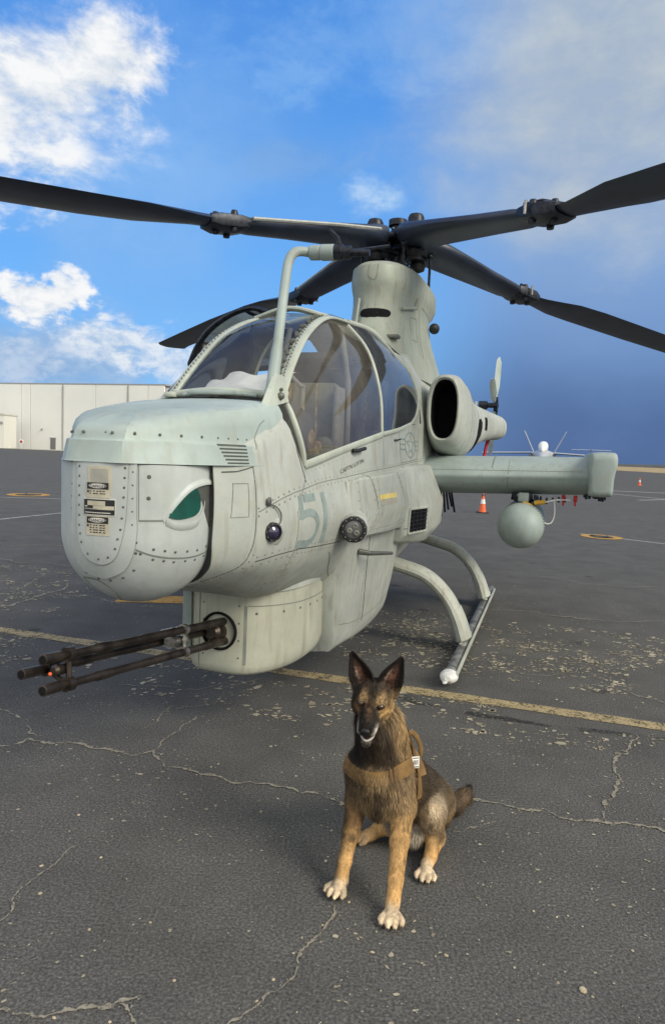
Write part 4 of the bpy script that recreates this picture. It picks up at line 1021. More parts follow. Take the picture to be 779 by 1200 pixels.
# mast fairing details
td = MB(); ts = MB()
fan(td, tfront, [(-.075, 3.06), (-.08, 2.985), (.12, 2.985), (.17, 3.0), (.175, 3.045), (.12, 3.065)], .001, .003, sub=3); td.build('fairing_inlet', M_void, tower)
ribbon(ts, tside, [(.52, 3.06), (.33, 3.08), (.36, 2.84), (.54, 2.84)], .008, closed=True); ribbon(ts, tside, [(.22, 3.2), (.20, 2.7)], .008); ribbon(ts, tfront, [(-.03, 3.50), (-.04, 3.38), (.02, 3.33), (.05, 3.38), (.05, 3.50)], .008, smoothp=3)
ribbon(ts, tside, [(.1, 3.24), (-.6, 3.22), (-1.1, 3.26)], .012); tag(ts.build('fairing_seam', M_seam_l, tower, smooth=False), kind='stuff')
mb = MB(); P = [tside((.74, 3.10)), tside((.42, 3.17)), tside((.36, 3.30))]; 
mb.tube([q[0] + q[1] * .035 for q in P if q], .016, 8, flat=(1, .6)); mb.build('fairing_strake', M_tower, tower)
tv = MB(); rivets(tv, tside, [(.05, 3.45), (.05, 3.25), (.0, 2.9)], .03, .006); rivets(tv, tfront, [(.25, 2.9), (.25, 3.35)], .06, .005); tag(tv.build('fairing_rivets', M_rivet_d, tower), kind='stuff')
mb = MB(); mb.sphere((-.4, .38, 3.12), .06, 12, 8, (1.3, 1, 1)); mb.build('fairing_lamp', M_black, tower)
mb = MB(); mb.box((.93, .12, 2.80), (.10, .34, .035), bev=.01); mb.build('fairing_lip', M_rivet_d, tower)
mb = MB()
mb.grid([[(u + .03 * math.sin(k), v * f, w) for k, (v, f) in enumerate([(-.42, 1), (-.3, 1), (0, 1), (.3, 1), (.42, 1)])] for u, w in ((1.3, 2.74), (1.0, 2.88))], False)
tag(riv.build('rivet_rows', M_rivet, heli), kind='stuff')
tag(seam.build('panel_gap', M_seam, heli, smooth=False), kind='stuff'); tag(soft.build('panel_line', M_seam_l, heli, smooth=False), kind='stuff')
# nacelle seams
ns_ = MB(); ribbon(ns_, nside, [(.30, 2.38), (.33, 2.1), (.30, 1.85)], .006); ribbon(ns_, nside, [(-.35, 2.28), (-.38, 2.0), (-.35, 1.75)], .008); ribbon(ns_, nside, [(-1.75, 2.2), (-1.78, 2.0)], .006)
tag(ns_.build('nacelle_seam', M_seam_l, nac[0], smooth=False), kind='stuff')
mb = MB(); fan(mb, nside, [(-.40, 2.12), (-.62, 2.10), (-.58, 1.95), (-.38, 1.78), (-.15, 1.74), (-.22, 1.85)], .001, .003, sub=2); patch(mb, nside, [(-.80, 2.02), (-.92, 2.02), (-.92, 2.17), (-.80, 2.17)], 2, 4, 0, .003); mb.build('cooling_slot', M_void, nac[0])
mb = MB(); rivets(mb, nside, [(.1, 2.3), (.1, 1.8)], .09, .006); rivets(mb, nside, [(.38, 2.3), (.4, 1.85)], .09, .005); tag(mb.build('nacelle_rivets', M_rivet_d, nac[0]), kind='stuff')
mb = MB(); mb.tube([(-1.75, .93, 1.96), (-1.76, .90, 1.82), (-1.75, .89, 1.70)], [.055, .04, .05], 10, flat=(1, .5)); mb.build('red_plug_cover', M_red, nac[0])
mb = MB(); ribbon(mb, lambda p: hit(B_wing, (p[1], p[0], 3), (0, 0, -1)), [(1.2, .70), (1.2, .1)], .012); ribbon(mb, wfront, [(1.35, 1.68), (1.35, 1.42)], .006); ribbon(mb, wfront, [(.5, 1.56), (2.0, 1.60)], .004); tag(mb.build('wing_seam', M_seam_l, wings[0], smooth=False), kind='stuff')
mb = MB(); rivets(mb, wfront, [(.5, 1.575), (2.0, 1.615)], .08, .004); rivets(mb, wfront, [(1.37, 1.68), (1.37, 1.42)], .05, .004); tag(mb.build('wing_rivets', M_rivet_d, wings[0]), kind='stuff')
# stores: pylon rack and tank
for sg in (1, -1):
    mb = MB(); mb.box((.25, sg * 1.50, 1.335), (.8, .10, .09), bev=.015)
    py = mb.build('pylon', M_cool, wings[0] if sg == 1 else wings[1])
    mb = MB(); rnd = random.Random(3)
    for k in range(16): mb.box((.48 + rnd.uniform(-.05, .12), sg * (1.50 + rnd.uniform(-.11, .13)), 1.305 + rnd.uniform(-.015, .035)), (rnd.uniform(.03, .07), rnd.uniform(.015, .04), rnd.uniform(.03, .08)), Matrix.Rotation(rnd.uniform(-.5, .5), 3, 'X'), bev=.004)
    for k in range(6): mb.box((.50, sg * (1.50 + .10 + k * .055), 1.325 + rnd.uniform(-.02, .01)), (.04, .02, rnd.uniform(.03, .08)), bev=.003)
    mb.build('release_rack', M_hub, py)
    mb = MB(); prof = [(.001, .0)] + [(.215 * math.sin(t), .215 * (1 - math.cos(t))) for t in np.linspace(.15, math.pi / 2, 10)] + [(.215, .5), (.213, 1.3), (.19, 1.6), (.12, 1.9), (.03, 2.05)]
    lathe_dir(mb, (.93, sg * 1.495, 1.07), (-1, 0, 0), prof, 40); tk = mb.build('external_tank', M_cool, wings[0] if sg == 1 else wings[1])
    if sg == 1:
        mb = MB()
        for a in range(18):
            t = R(-60 + a * 7.5); mb.sphere((.76, 1.495 + .214 * math.cos(t), 1.07 + .214 * math.sin(t)), .006, 6, 4)
        tag(mb.build('tank_fasteners', M_rivet_d, tk), kind='stuff')
W_ = wings[0]
mb = MB(); mb.tube([(.62, 1.60, 1.285), (.62, 1.70, 1.30)], .022, 10); mb.tube([tuple(q) for q in catmull([(.66, 1.50, 1.29), (.68, 1.58, 1.26), (.70, 1.66, 1.16)], 5)], .012, 8); mb.build('yellow_hose', M_yellow, W_)
mb = MB(); mb.tube([tuple(q) for q in catmull([(.62, 1.70, 1.30), (.60, 1.80, 1.325), (.58, 1.92, 1.33)], 4)], .009, 6); mb.tube([tuple(q) for q in catmull([(.70, 1.66, 1.16), (.70, 1.72, 1.105), (.68, 1.77, 1.12), (.66, 1.79, 1.20), (.6, 1.78, 1.32)], 5)], .006, 6); mb.build('white_cable', M_white, W_)
for v_, c_ in ((1.86, 0), (1.965, 0)):
    mb = MB(); mb.box((.58, v_, 1.345), (.03, .035, .06), bev=.006); mb.box((.58, v_, 1.30), (.015, .018, .05), bev=.004); mb.build('red_safety_tag', M_red, W_)
mb = MB(); rnd = random.Random(5)
for k in range(10): mb.box((.6 - k * .05, 2.06 + rnd.uniform(0, .18), 1.365), (.03, .025, rnd.uniform(.03, .07)), bev=.003)
mb.box((.35, 2.15, 1.372), (.6, .06, .03)); mb.build('launcher_rail', M_hub, W_)
mb = MB(); rnd = random.Random(6)
for k in range(6): mb.tube([(.45 - .1 * k, .66 + k * .012, 1.33), (.45 - .1 * k, .67 + k * .02, 1.16 - rnd.uniform(0, .1))], .012, 6)
mb.build('wing_root_lines', M_hub, W_)

# ------------------------------------------------------------------ landing skids
def skid(sg):
    mb = MB(); v = sg * 1.12
    P = catmull([(2.36, v, .088), (2.28, v, .075), (2.1, v, .062), (1.2, v, .058), (0, v, .058), (-.9, v, .06), (-1.12, v, .085)], 5)
    mb.tube([tuple(q) for q in P], [.052] * len(P), 14); s0 = mb.build('skid_tube', M_skid_dark, heli)
    mb = MB(); mb.tube([(2.33, v, .078), (2.39, v, .082), (2.44, v, .086), (2.47, v, .088)], [.056, .062, .052, .02], 16, flat=(.82, 1.1)); mb.tube([(2.40, v - .02, .060), (2.50, v - .015, .062)], [.03, .012], 10, flat=(.4, 1)); mb.build('skid_toe', M_white, s0)
    mb = MB(); mb.box((.68, v + sg * .055, .10), (3.45, .018, .035), bev=.004); mb.build('skid_edge_strip', M_skid, s0)  # pale strip along the outer edge of the tube
    for k, u in enumerate((1.62, 1.25, -.35, -.75)):
        mb = MB(); lathe_dir(mb, (u, v - sg * .0, .11), (0, 0, 1), [(.030, 0), (.030, .014), (.018, .016), (.016, .004)], 12); mb.build('tie_down_ring', M_skid, s0)
for sg in (1, -1): skid(sg)
def cross(u, name):
    mb = MB(); half = catmull([(0, .76), (.30, .74), (.50, .70), (.74, .63), (.92, .48), (1.03, .30), (1.10, .11)], 6)
    for sg in (1, -1):
        mb.tube([(u, sg * p[0], p[1]) for p in half], [1.0] * len(half), 14, flat=(.12, .060), up=(1, 0, 0))
    o = mb.build(name, M_skid, heli)
    for sg in (1, -1):
        mb = MB(); a = [(u, sg * p[0], p[1]) for p in half[-9:]]
        mb.tube(a, [1.0 + .012 * k for k in range(len(a))], 12, flat=(.128, .068), up=(1, 0, 0)); mb.build('cuff', M_skid, o)
        mb = MB(); mb.add([(u - .07, sg * 1.055, .27), (u - .07, sg * 1.13, .12), (u - .20, sg * 1.135, .10), (u - .07, sg * 1.075, .27), (u - .07, sg * 1.15, .12), (u - .20, sg * 1.155, .10)], [(0, 1, 2), (3, 5, 4), (0, 3, 4, 1), (1, 4, 5, 2), (0, 2, 5, 3)]); mb.build('gusset', M_skid, o, smooth=False)
    return o
cross(1.38, 'cross_tube'); cross(-.52, 'cross_tube')

# ------------------------------------------------------------------ rotor
mast = MB(); lathe_dir(mast, (0, 0, 3.5), (0, 0, 1), [(.085, 0), (.085, .42), (.11, .44), (.11, .50), (.07, .52), (.07, .62), (.10, .63), (.10, .69), (.04, .70)], 20)
mast_o = mast.build('rotor_mast', M_hub, heli)
DROOP = {231.5: .27}
def bl_pt(az, r, c, t):
    """r outward, c across the chord (towards +rotation), t up; droop along r"""
    z = 4.00 - .14 * r if r < 2 else 3.72 - .078 * (r - 2) + .0036 * (r - 2) ** 2 + DROOP.get(az, 0) * (1 - math.exp(-(r - 2) / 1.6))
    a = R(az); pitch = R(-1)
    cc = c * math.cos(pitch) - t * math.sin(pitch); tt = c * math.sin(pitch) + t * math.cos(pitch)
    return Vector((r * math.cos(a) - cc * math.sin(a), r * math.sin(a) + cc * math.cos(a), z + tt))
def blsec(az, r, c0, c1, th, n=16, e=2.3):
    m, h = (c0 + c1) / 2, (c1 - c0) / 2
    return [bl_pt(az, r, m + x, y) for x, y in superell(n, h, th / 2, e)]
def afsec(az, r, c0, c1, th):
    pr = [(1, 0), (.85, .5), (.6, .9), (.35, 1.0), (.12, .75), (0, 0), (.12, -.55), (.35, -.75), (.6, -.65), (.85, -.4)]
    return [bl_pt(az, r, c1 + (c0 - c1) * x, y * th / 2) for x, y in pr]
for k in range(4):
    az = 51.5 + 90 * k
    mb = MB()
    mb.grid([blsec(az, r, c0, c1, th) for r, c0, c1, th in [(.24, -.20, .18, .24), (.34, -.27, .24, .24), (.55, -.30, .26, .19), (.9, -.27, .25, .16), (1.3, -.22, .22, .14), (1.72, -.18, .19, .13), (1.86, -.14, .15, .11)]], True, True, True)
    cuff = mb.build('blade_cuff', M_blade, mast_o, angle=50)
    mb = MB()
    mb.grid([blsec(az, r, c0, c1, th, 12, 4) for r, c0, c1, th in [(1.80, -.16, .15, .11), (1.88, -.18, .16, .14), (2.08, -.18, .16, .14), (2.18, -.14, .14, .09)]], True, True, True)
    for (r_, c_, t_) in ((1.93, -.11, .07), (1.95, .10, .07), (2.08, -.02, .07)):
        p = bl_pt(az, r_, c_, t_); lathe_dir(mb, p - Vector((0, 0, .16)), (0, 0, 1), [(.03, 0), (.034, .02), (.034, .17), (.026, .19)], 12)
    mb.tube([bl_pt(az, 1.84, -.12, .07), bl_pt(az, 1.98, -.06, .10), bl_pt(az, 2.14, .02, .06)], .016, 8)
    hg = mb.build('fold_hinge', M_hub, mast_o, angle=35)
    mb = MB(); mb.tube([bl_pt(az, 1.94, -.21, -.04), bl_pt(az, 1.94, -.21, .07)], .013, 8); mb.build('hinge_pin', M_steel, hg)
    mb = MB()
    mb.grid([afsec(az, r, c0, c1, th) for r, c0, c1, th in [(2.12, -.13, .14, .09), (2.30, -.16, .16, .085), (2.75, -.32, .25, .07), (3.2, -.36, .26, .065), (4.5, -.36, .26, .06), (5.8, -.36, .26, .055), (7.0, -.36, .26, .05), (7.2, -.38, .16, .04), (7.34, -.40, .0, .02)]], True, True, True)
    bo = mb.build('rotor_blade', M_blade, mast_o, angle=50)
    mb = MB()
    for r0_, r1_, ln in ((.40, 1.80, 0),):
        c_a = [( .172, .178), (.155, .16)]
        mb.tube([bl_pt(az, r_, {.4: .235, .9: .245, 1.3: .215, 1.8: .18}[r_], .02) for r_ in (.4, .9, 1.3, 1.8)], .020, 8)
    mb.build('cuff_edge_strip', M_blade_edge, cuff)  # pale strip along the upper edge of the cuff
    # hub arm, damper, cap, pitch horn and link
    mb = MB(); d = Vector((math.cos(R(az)), math.sin(R(az)), 0)); nn = Vector((-d.y, d.x, 0))
    zc = 4.02 if k % 2 == 0 else 3.98
    mb.box(tuple(d * .20 + Vector((0, 0, zc - .0))), (.36, .26, .06), Matrix.Rotation(R(az), 3, 'Z'), bev=.015); mb.box(tuple(d * .20 + Vector((0, 0, zc - .15))), (.30, .22, .05), Matrix.Rotation(R(az), 3, 'Z'), bev=.015)
    mb.build('hub_yoke', M_hub, mast_o)
    mb = MB(); lathe_dir(mb, d * .30 + Vector((0, 0, zc + .05)), (0, 0, 1), [(.085, 0), (.085, .07), (.07, .10), (.03, .115)], 18); mb.build('damper_cap', M_hub, mast_o)
    mb = MB(); lathe_dir(mb, d * .30 + Vector((0, 0, zc - .26)), (0, 0, 1), [(.03, -.02), (.075, 0), (.09, .05), (.07, .08), (.09, .11), (.075, .15)], 16); mb.build('elastomeric_bearing', M_black, mast_o)
    mb = MB(); q0 = d * .33 + nn * -.17; mb.tube([q0 * 1.0 + Vector((0, 0, 3.46)), q0 + Vector((0, 0, 3.86))], .015, 8); mb.tube([q0 + Vector((0, 0, 3.84)), d * .45 + nn * -.14 + Vector((0, 0, 3.92))], .026, 8); mb.sphere(q0 + Vector((0, 0, 3.84)), .032, 10, 6)
    mb.build('pitch_link', M_hub, mast_o)
mb = MB(); rnd = random.Random(9)
for k in range(14):
    a = rnd.uniform(0, 6.28); r_ = rnd.uniform(.05, .16); z_ = rnd.uniform(3.66, 4.08)
    mb.tube([(r_ * math.cos(a), r_ * math.sin(a), z_), (r_ * 1.9 * math.cos(a + .5), r_ * 1.9 * math.sin(a + .5), z_ - rnd.uniform(-.05, .12))], rnd.uniform(.008, .018), 6)
for k in range(3): mb.tube([tuple(q) for q in catmull([(.18 * math.cos(k * 2.1), .18 * math.sin(k * 2.1), 3.72), (.30 * math.cos(k * 2.1 + .4), .30 * math.sin(k * 2.1 + .4), 3.66), (.24 * math.cos(k * 2.1 + .8), .24 * math.sin(k * 2.1 + .8), 3.80)], 5)], .010, 6)
mb.build('hub_hardware', M_hub, mast_o)
mb = MB(); rnd = random.Random(11)
for k in range(10):
    a = rnd.uniform(0, 6.28); mb.sphere((.13 * math.cos(a), .13 * math.sin(a), rnd.uniform(3.8, 4.08)), .014, 8, 6)
mb.build('hub_bolts', M_steel, mast_o)

# ------------------------------------------------------------------ tail fin and tail rotor
mb = MB(); mb.grid([[(u0 + du * x, t * y, w) for x, y in ((0, 0), (.3, 1), (.7, .8), (1, 0), (.7, -.8), (.3, -1))] for u0, du, t, w in ((-7.9, -.9, .06, 2.3), (-8.2, -.6, .04, 2.7), (-8.4, -.4, .03, 3.0))], True, True, True); mb.build('tail_fin', M_body, heli)
mb = MB(); lathe_dir(mb, (-8.6, .06, 2.93), (0, 1, 0), [(.10, 0), (.10, .18), (.06, .2), (.06, .36), (.12, .37), (.12, .42), (.04, .44)], 14)
for k in range(8): mb.box((-8.6 + .16 * math.cos(k * .8), .44, 2.93 + .16 * math.sin(k * .8)), (.06, .08, .05), Matrix.Rotation(k * .8, 3, 'Y'))
trh = mb.build('tail_rotor_hub', M_hub, heli)
for k in range(4):
    mb = MB(); a = R(112 + 90 * k); rr = []
    for r_, hw in ((.16, .04), (.3, .05), (.5, .085), (.9, .085), (1.15, .075), (1.25, .02)):
        cx_, cz_ = math.cos(a) * r_, math.sin(a) * r_; tx, tz = -math.sin(a), math.cos(a)
        rr.append([(-8.6 + cx_ + tx * x * hw * .75, .42 + y * .02 + x * hw * .7, 2.93 + cz_ + tz * x * hw * .75) for x, y in ((-1, 0), (0, 1), (1, 0), (0, -1))])
    mb.grid(rr, True, True, True); mb.build('tail_rotor_blade', M_cool, trh)


# ------------------------------------------------------------------ markings, cracks and flakes on the apron
def worn(name, c, wear=.5, sc=9):
    m, nt, p = new_mat(name); L = nt.links.new
    tc = N(nt, 'ShaderNodeTexCoord'); o = tc.outputs['Object']
    a = N(nt, 'ShaderNodeTexNoise'); a.inputs['Scale'].default_value = sc; a.inputs['Detail'].default_value = 9; a.inputs['Roughness'].default_value = .72; L(o, a.inputs['Vector'])
    b = N(nt, 'ShaderNodeTexNoise'); b.inputs['Scale'].default_value = 70; b.inputs['Detail'].default_value = 5; L(o, b.inputs['Vector'])
    cc = ramp(nt, a.outputs['Fac'], [(0.3, tuple(x * .62 for x in c)), (0.65, c)])
    cc = mixc(nt, .6, cc, mixc(nt, 1.0, cc, ramp(nt, b.outputs['Fac'], [(0.35, .5), (0.6, 1.15)]), 'MULTIPLY'))
    L(cc, p.inputs['Base Color']); p.inputs['Roughness'].default_value = .85
    tr = N(nt, 'ShaderNodeBsdfTransparent'); mx = N(nt, 'ShaderNodeMixShader'); out = nt.nodes['Material Output']
    s_ = math_n(nt, 'ADD', math_n(nt, 'MULTIPLY', a.outputs['Fac'], .6), math_n(nt, 'MULTIPLY', b.outputs['Fac'], .4))
    L(ramp(nt, s_, [(wear - .05, 1), (wear + .05, 0)]) if wear < 1 else ramp(nt, s_, [(0, 0), (1, 0)]), mx.inputs[0])
    L(p.outputs[0], mx.inputs[1]); L(tr.outputs[0], mx.inputs[2]); nt.links.new(mx.outputs[0], out.inputs[0])
    m_ = mx
    # paint left where the noise is high
    return m
M_cream = worn('cream_line_paint', (.44, .35, .19), .44)
M_wline = worn('white_line_paint', (.40, .40, .37), .42)
M_oline = worn('orange_marking_paint', (.60, .33, .06), .40)
M_dust = worn('crack_dust', (.32, .29, .225), .42, 22)
def strip(name, P, w, mat, z=.004, step=.12, jit=.004):
    mb = MB(); rows = []; Q = resample(P, step)
    for i, p in enumerate(Q):
        a = Q[max(i - 1, 0)]; b = Q[min(i + 1, len(Q) - 1)]; t = (b - a) / np.linalg.norm(b - a); n = np.array([-t[1], t[0]])
        j1 = random.uniform(-jit, jit); j2 = random.uniform(-jit, jit)
        rows.append([tuple(p + n * (w / 2 + j1)) + (z,), tuple(p - n * (w / 2 + j2)) + (z,)])
    mb.grid(rows, False); return tag(mb.build(name, mat, smooth=False), kind='structure')
d_ = np.array([5.12, -1.60]); p0 = np.array([-2.92, 5.74])
strip('parking_line', [p0 - d_ * 1.2, p0 + d_ * 2.2], .135, M_cream, jit=.007)
strip('orange_line', [(-2.3, 7.12), (-.9, 7.22)], .34, M_oline)
strip('white_line', [(-10.5, 3.4), (-5.0, 20.0)], .12, M_wline, step=.5)
strip('white_line', [(-14.5, 18.5), (-6.5, 19.9)], .13, M_wline, step=.5)
strip('white_line', [(5.95, 15.8), (9.5, 12.0)], .12, M_wline, step=.5)
strip('white_line', [(11.0, 43.5), (40.0, 41.5)], .7, M_wline, step=2)
strip('white_line', [(12.0, 50.0), (17.5, 34.5)], .30, M_wline, step=2)
strip('white_line', [(17.5, 34.5), (15.0, 32.5)], .30, M_wline, step=2)
def ring_mark(c, r):
    mb = MB(); n = 48
    mb.grid([[(c[0] + r_ * math.cos(6.2832 * k / n), c[1] + r_ * math.sin(6.2832 * k / n), .008) for k in range(n)] for r_ in (r, r * .62)], True)
    o = tag(mb.build('tie_down_ring_marking', M_oline, smooth=False), kind='structure')
    mb = MB(); mb.grid([[(c[0] + r_ * math.cos(6.2832 * k / n), c[1] + r_ * math.sin(6.2832 * k / n), .012) for k in range(n)] for r_ in (r * .36, .01)], True)
    mb.box((c[0], c[1], .016), (r * 1.2, .05, .012), Matrix.Rotation(.7, 3, 'Z')); mb.box((c[0], c[1], .018), (r * 1.2, .05, .014), Matrix.Rotation(2.2, 3, 'Z'))
    tag(mb.build('tie_down_anchor', M_seam, smooth=False), kind='structure')
ring_mark((6.25, 15.25), .46); ring_mark((-9.5, 20.6), .62)
def crack(P, w, seed, jag=.16):
    rnd = random.Random(seed); Q = [np.array(p, float) for p in P]
    for it in range(4):
        out = [Q[0]]
        for a, b in zip(Q, Q[1:]):
            l = np.linalg.norm(b - a)
            if l > .012:
                t = (b - a) / l; m = (a + b) / 2 + np.array([-t[1], t[0]]) * rnd.uniform(-1, 1) * l * jag; out.append(m)
            out.append(b)
        Q = out
    mb = MB(); rows = []; wn = rnd.uniform(0, 99)
    for i, p in enumerate(Q):
        a = Q[max(i - 1, 0)]; b = Q[min(i + 1, len(Q) - 1)]; t = b - a; t = t / (np.linalg.norm(t) + 1e-9); n = np.array([-t[1], t[0]])
        e = min(1, i / 6, (len(Q) - 1 - i) / 6)
        ww = w * (.35 + 1.1 * abs(noise.noise(Vector((wn, i * .13, 0)))) * 1.6) * (.25 + .75 * e)
        if noise.noise(Vector((wn + 50, i * .09, 3))) < -.32: ww *= .25
        rows.append([tuple(p + n * ww * rnd.uniform(.3, .9)) + (.0045,), tuple(p - n * ww * rnd.uniform(.3, .9)) + (.0045,)])
    mb.grid(rows, False)
    for k in range(int(len(Q) * .5)):       # crumbs beside the crack
        p = Q[rnd.randrange(len(Q))] + np.array([rnd.gauss(0, 1), rnd.gauss(0, 1)]) * w * 1.6
        r_ = rnd.uniform(.12, .45) * w; a0 = rnd.uniform(0, 6)
        mb.add([(p[0] + r_ * rnd.uniform(.5, 1.3) * math.cos(a0 + j * 1.256), p[1] + r_ * rnd.uniform(.5, 1.3) * math.sin(a0 + j * 1.256), .0042) for j in range(5)], [(0, 1, 2, 3, 4)])
    tag(mb.build('pavement_crack', M_dust, smooth=False), kind='structure')
CR = [([(-3.2, 3.75), (-2.4, 3.6), (-1.77, 3.49), (-1.66, 3.6), (-1.47, 3.56), (-1.26, 3.51), (-1.05, 3.45), (-.93, 3.52), (-.81, 3.33), (-.66, 3.3), (-.51, 3.25), (-.33, 3.2), (-.2, 3.18), (0, 3.12), (.12, 3.02), (.3, 3.1), (.5, 3.2), (.63, 3.17), (.73, 3.13), (.93, 3.08), (1.05, 3.05), (1.15, 2.99), (1.27, 2.98), (1.38, 2.96), (1.5, 2.96), (1.59, 2.91), (2.4, 2.8)], .015),
 ([(1.34, 3.0), (1.41, 3.16), (1.53, 3.3), (1.62, 3.54), (1.78, 3.73), (1.95, 4.0)], .018), ([(-.93, 3.52), (-.89, 3.72), (-.85, 3.87), (-.79, 4.04)], .010), ([(-1.08, 3.79), (-1.02, 3.98), (-.97, 4.16)], .009),
 ([(-2.6, 4.2), (-2.03, 4.01), (-1.88, 3.92), (-1.74, 3.76), (-1.62, 3.63)], .012), ([(-1.6, 1.86), (-.92, 1.81), (-.84, 1.8), (-.76, 1.8), (-.72, 1.82), (-.68, 1.83), (-.58, 1.86), (-.52, 1.88)], .012), ([(-.58, 1.85), (-.54, 1.82), (-.51, 1.78), (-.44, 1.6)], .009),
 ([(-.34, 1.62), (-.24, 1.8), (-.15, 1.88), (-.06, 1.98), (-.05, 2.07), (0, 2.15), (.05, 2.24), (.07, 2.32)], .009), ([(-1.4, 2.0), (-1.1, 2.17), (-1.11, 2.31), (-1.09, 2.4), (-1.04, 2.53), (-1.0, 2.63)], .008),
 ([(-3.5, 6.2), (-3.29, 6.51), (-3.18, 7.01), (-3.11, 7.78)], .028), ([(-3.9, 6.4), (-3.57, 7.07), (-3.54, 7.59), (-3.56, 8.35)], .024), ([(.6, 2.84), (.7, 2.88), (.82, 2.94)], .010), ([(-5.4, 9.5), (-4.67, 9.24), (-3.98, 9.04), (-3.5, 8.88), (-2.4, 8.6)], .020),
 ([(-6.5, 10.2), (-5.24, 10.37), (-4.27, 10.65), (-3, 10.9)], .022), ([(1.77, 7.29), (2.48, 7.13), (3.68, 7.1), (5.2, 7.0)], .016), ([(-3.2, 7.3), (-2.66, 7.11), (-2.33, 6.96), (-1.74, 6.79)], .018), ([(1.2, 5.7), (1.9, 5.8), (2.6, 5.75), (3.4, 5.9)], .010), ([(3.0, 9.6), (5.5, 9.2), (8.5, 9.0)], .022), ([(-1.5, 4.5), (-1.0, 4.45), (-.6, 4.75)], .006), ([(-.95, 4.1), (-.70, 4.3), (-.45, 4.75)], .008), ([(-2.6, 4.6), (-2.2, 4.3), (-2.03, 4.01)], .009), ([(-3.0, 5.0), (-2.3, 4.95), (-1.9, 5.05)], .007), ([(2.0, 4.9), (2.4, 4.6), (2.6, 4.0)], .008), ([(.7, 4.9), (1.3, 5.2), (1.8, 5.1), (2.6, 5.4)], .008)]
for i, (P, w) in enumerate(CR): crack(P, w, 40 + i)
def flakes():
    rnd = random.Random(12); mb = MB(); n = 0
    def zone(x, y):
        yl = 5.74 - (x + 2.92) * .3125            # the parking line
        f = .20
        if x > .25 and -.62 < y - yl < -.07: f = .60
        if x > .3 and .07 < y - yl < .5: f = .16
        if x > .1 and .55 < y - yl < 2.6: f = .62
        if x < .3 and -.9 < y - yl < -.08: f = .34
        if x < -.3 and .1 < y - yl < 1.2: f = .10
        if x < -2.6 and y > 6.4: f = .34
        return f
    for _ in range(150000):
        x = rnd.uniform(-4.5, 5.0); y = rnd.uniform(1.4, 8.8)
        if abs(x) > y * .55 + .4: continue
        z = zone(x, y); k = noise.noise(Vector((x * 1.7, y * 2.3, 4))) * .9 + noise.noise(Vector((x * 6, y * 7, 1))) * .6
        if rnd.random() > z * max(0, .35 + 1.5 * k): continue
        r_ = min(.035, .0035 + rnd.expovariate(1 / .0075)) if z > .22 else min(.012, .0025 + rnd.expovariate(1 / .0022)); a0 = rnd.uniform(0, 6); el = rnd.uniform(.35, 1); th = rnd.gauss(.3, .5)
        m_ = rnd.choice((5, 6, 7)); pts = []
        for j in range(m_):
            a = a0 + 6.2832 * j / m_; q = r_ * rnd.uniform(.45, 1.35); u_, v_ = q * math.cos(a), q * math.sin(a) * el
            pts.append((x + u_ * math.cos(th) - v_ * math.sin(th), y + u_ * math.sin(th) + v_ * math.cos(th), .0035))
        mb.add(pts, [tuple(range(m_))]); n += 1
    tag(mb.build('worn_paint_flakes', simple('flake_cream', (.34, .305, .225), .95, var=.45, scale=6), smooth=False), kind='stuff')
flakes()
# dead leaves and pebbles near the camera
mb = MB(); rnd = random.Random(4)
for x, y in [(.86, 1.97), (.89, 2.31), (.64, 2.36), (.95, 2.7), (.62, 1.85)] + [(rnd.uniform(-1.2, 1.4), rnd.uniform(1.6, 3.4)) for _ in range(60)]:
    r_ = .017 if (x, y) == (.86, 1.97) else rnd.uniform(.003, .008)
    mb.sphere((x, y, r_ * .25), r_, 7, 4, (rnd.uniform(.6, 1.2), rnd.uniform(.6, 1.2), .4), Matrix.Rotation(rnd.uniform(0, 3), 3, 'Z'))
tag(mb.build('pebbles', simple('pebble', (.45, .38, .26), .9, var=.4), smooth=False), kind='stuff')
mb = MB(); rows = []
P = resample([(.40, 4.52), (.58, 4.42), (1.01, 4.22), (1.47, 4.08), (2.11, 3.96), (3.0, 3.85)], .1)
strip('tyre_mark', P, .06, worn('tyre_rubber', (.030, .029, .028), .54, 3), z=.0055, jit=.012)
mb = MB(); mb.add([(90, 150, .02), (900, 150, .02), (1500, 900, .02), (90, 900, .02)], [(0, 1, 2, 3)]); tag(mb.build('dry_grass_field', simple('dry_grass', (.36, .27, .13), .95, scale=.2, var=.3), smooth=False), kind='structure')
mb = MB(); rows = []
for i in range(60):
    x = 300 + i * 40; h_ = 4 + 4 * abs(noise.noise(Vector((i * .21, 0, 0)))) + i * .05
    rows.append([(x, 1780, -2), (x, 1800, h_), (x, 1950, h_ * 1.2)])
mb.grid(rows, False); tag(mb.build('hills', simple('far_hills', (.07, .075, .07), .9, scale=.02), smooth=False), kind='structure')

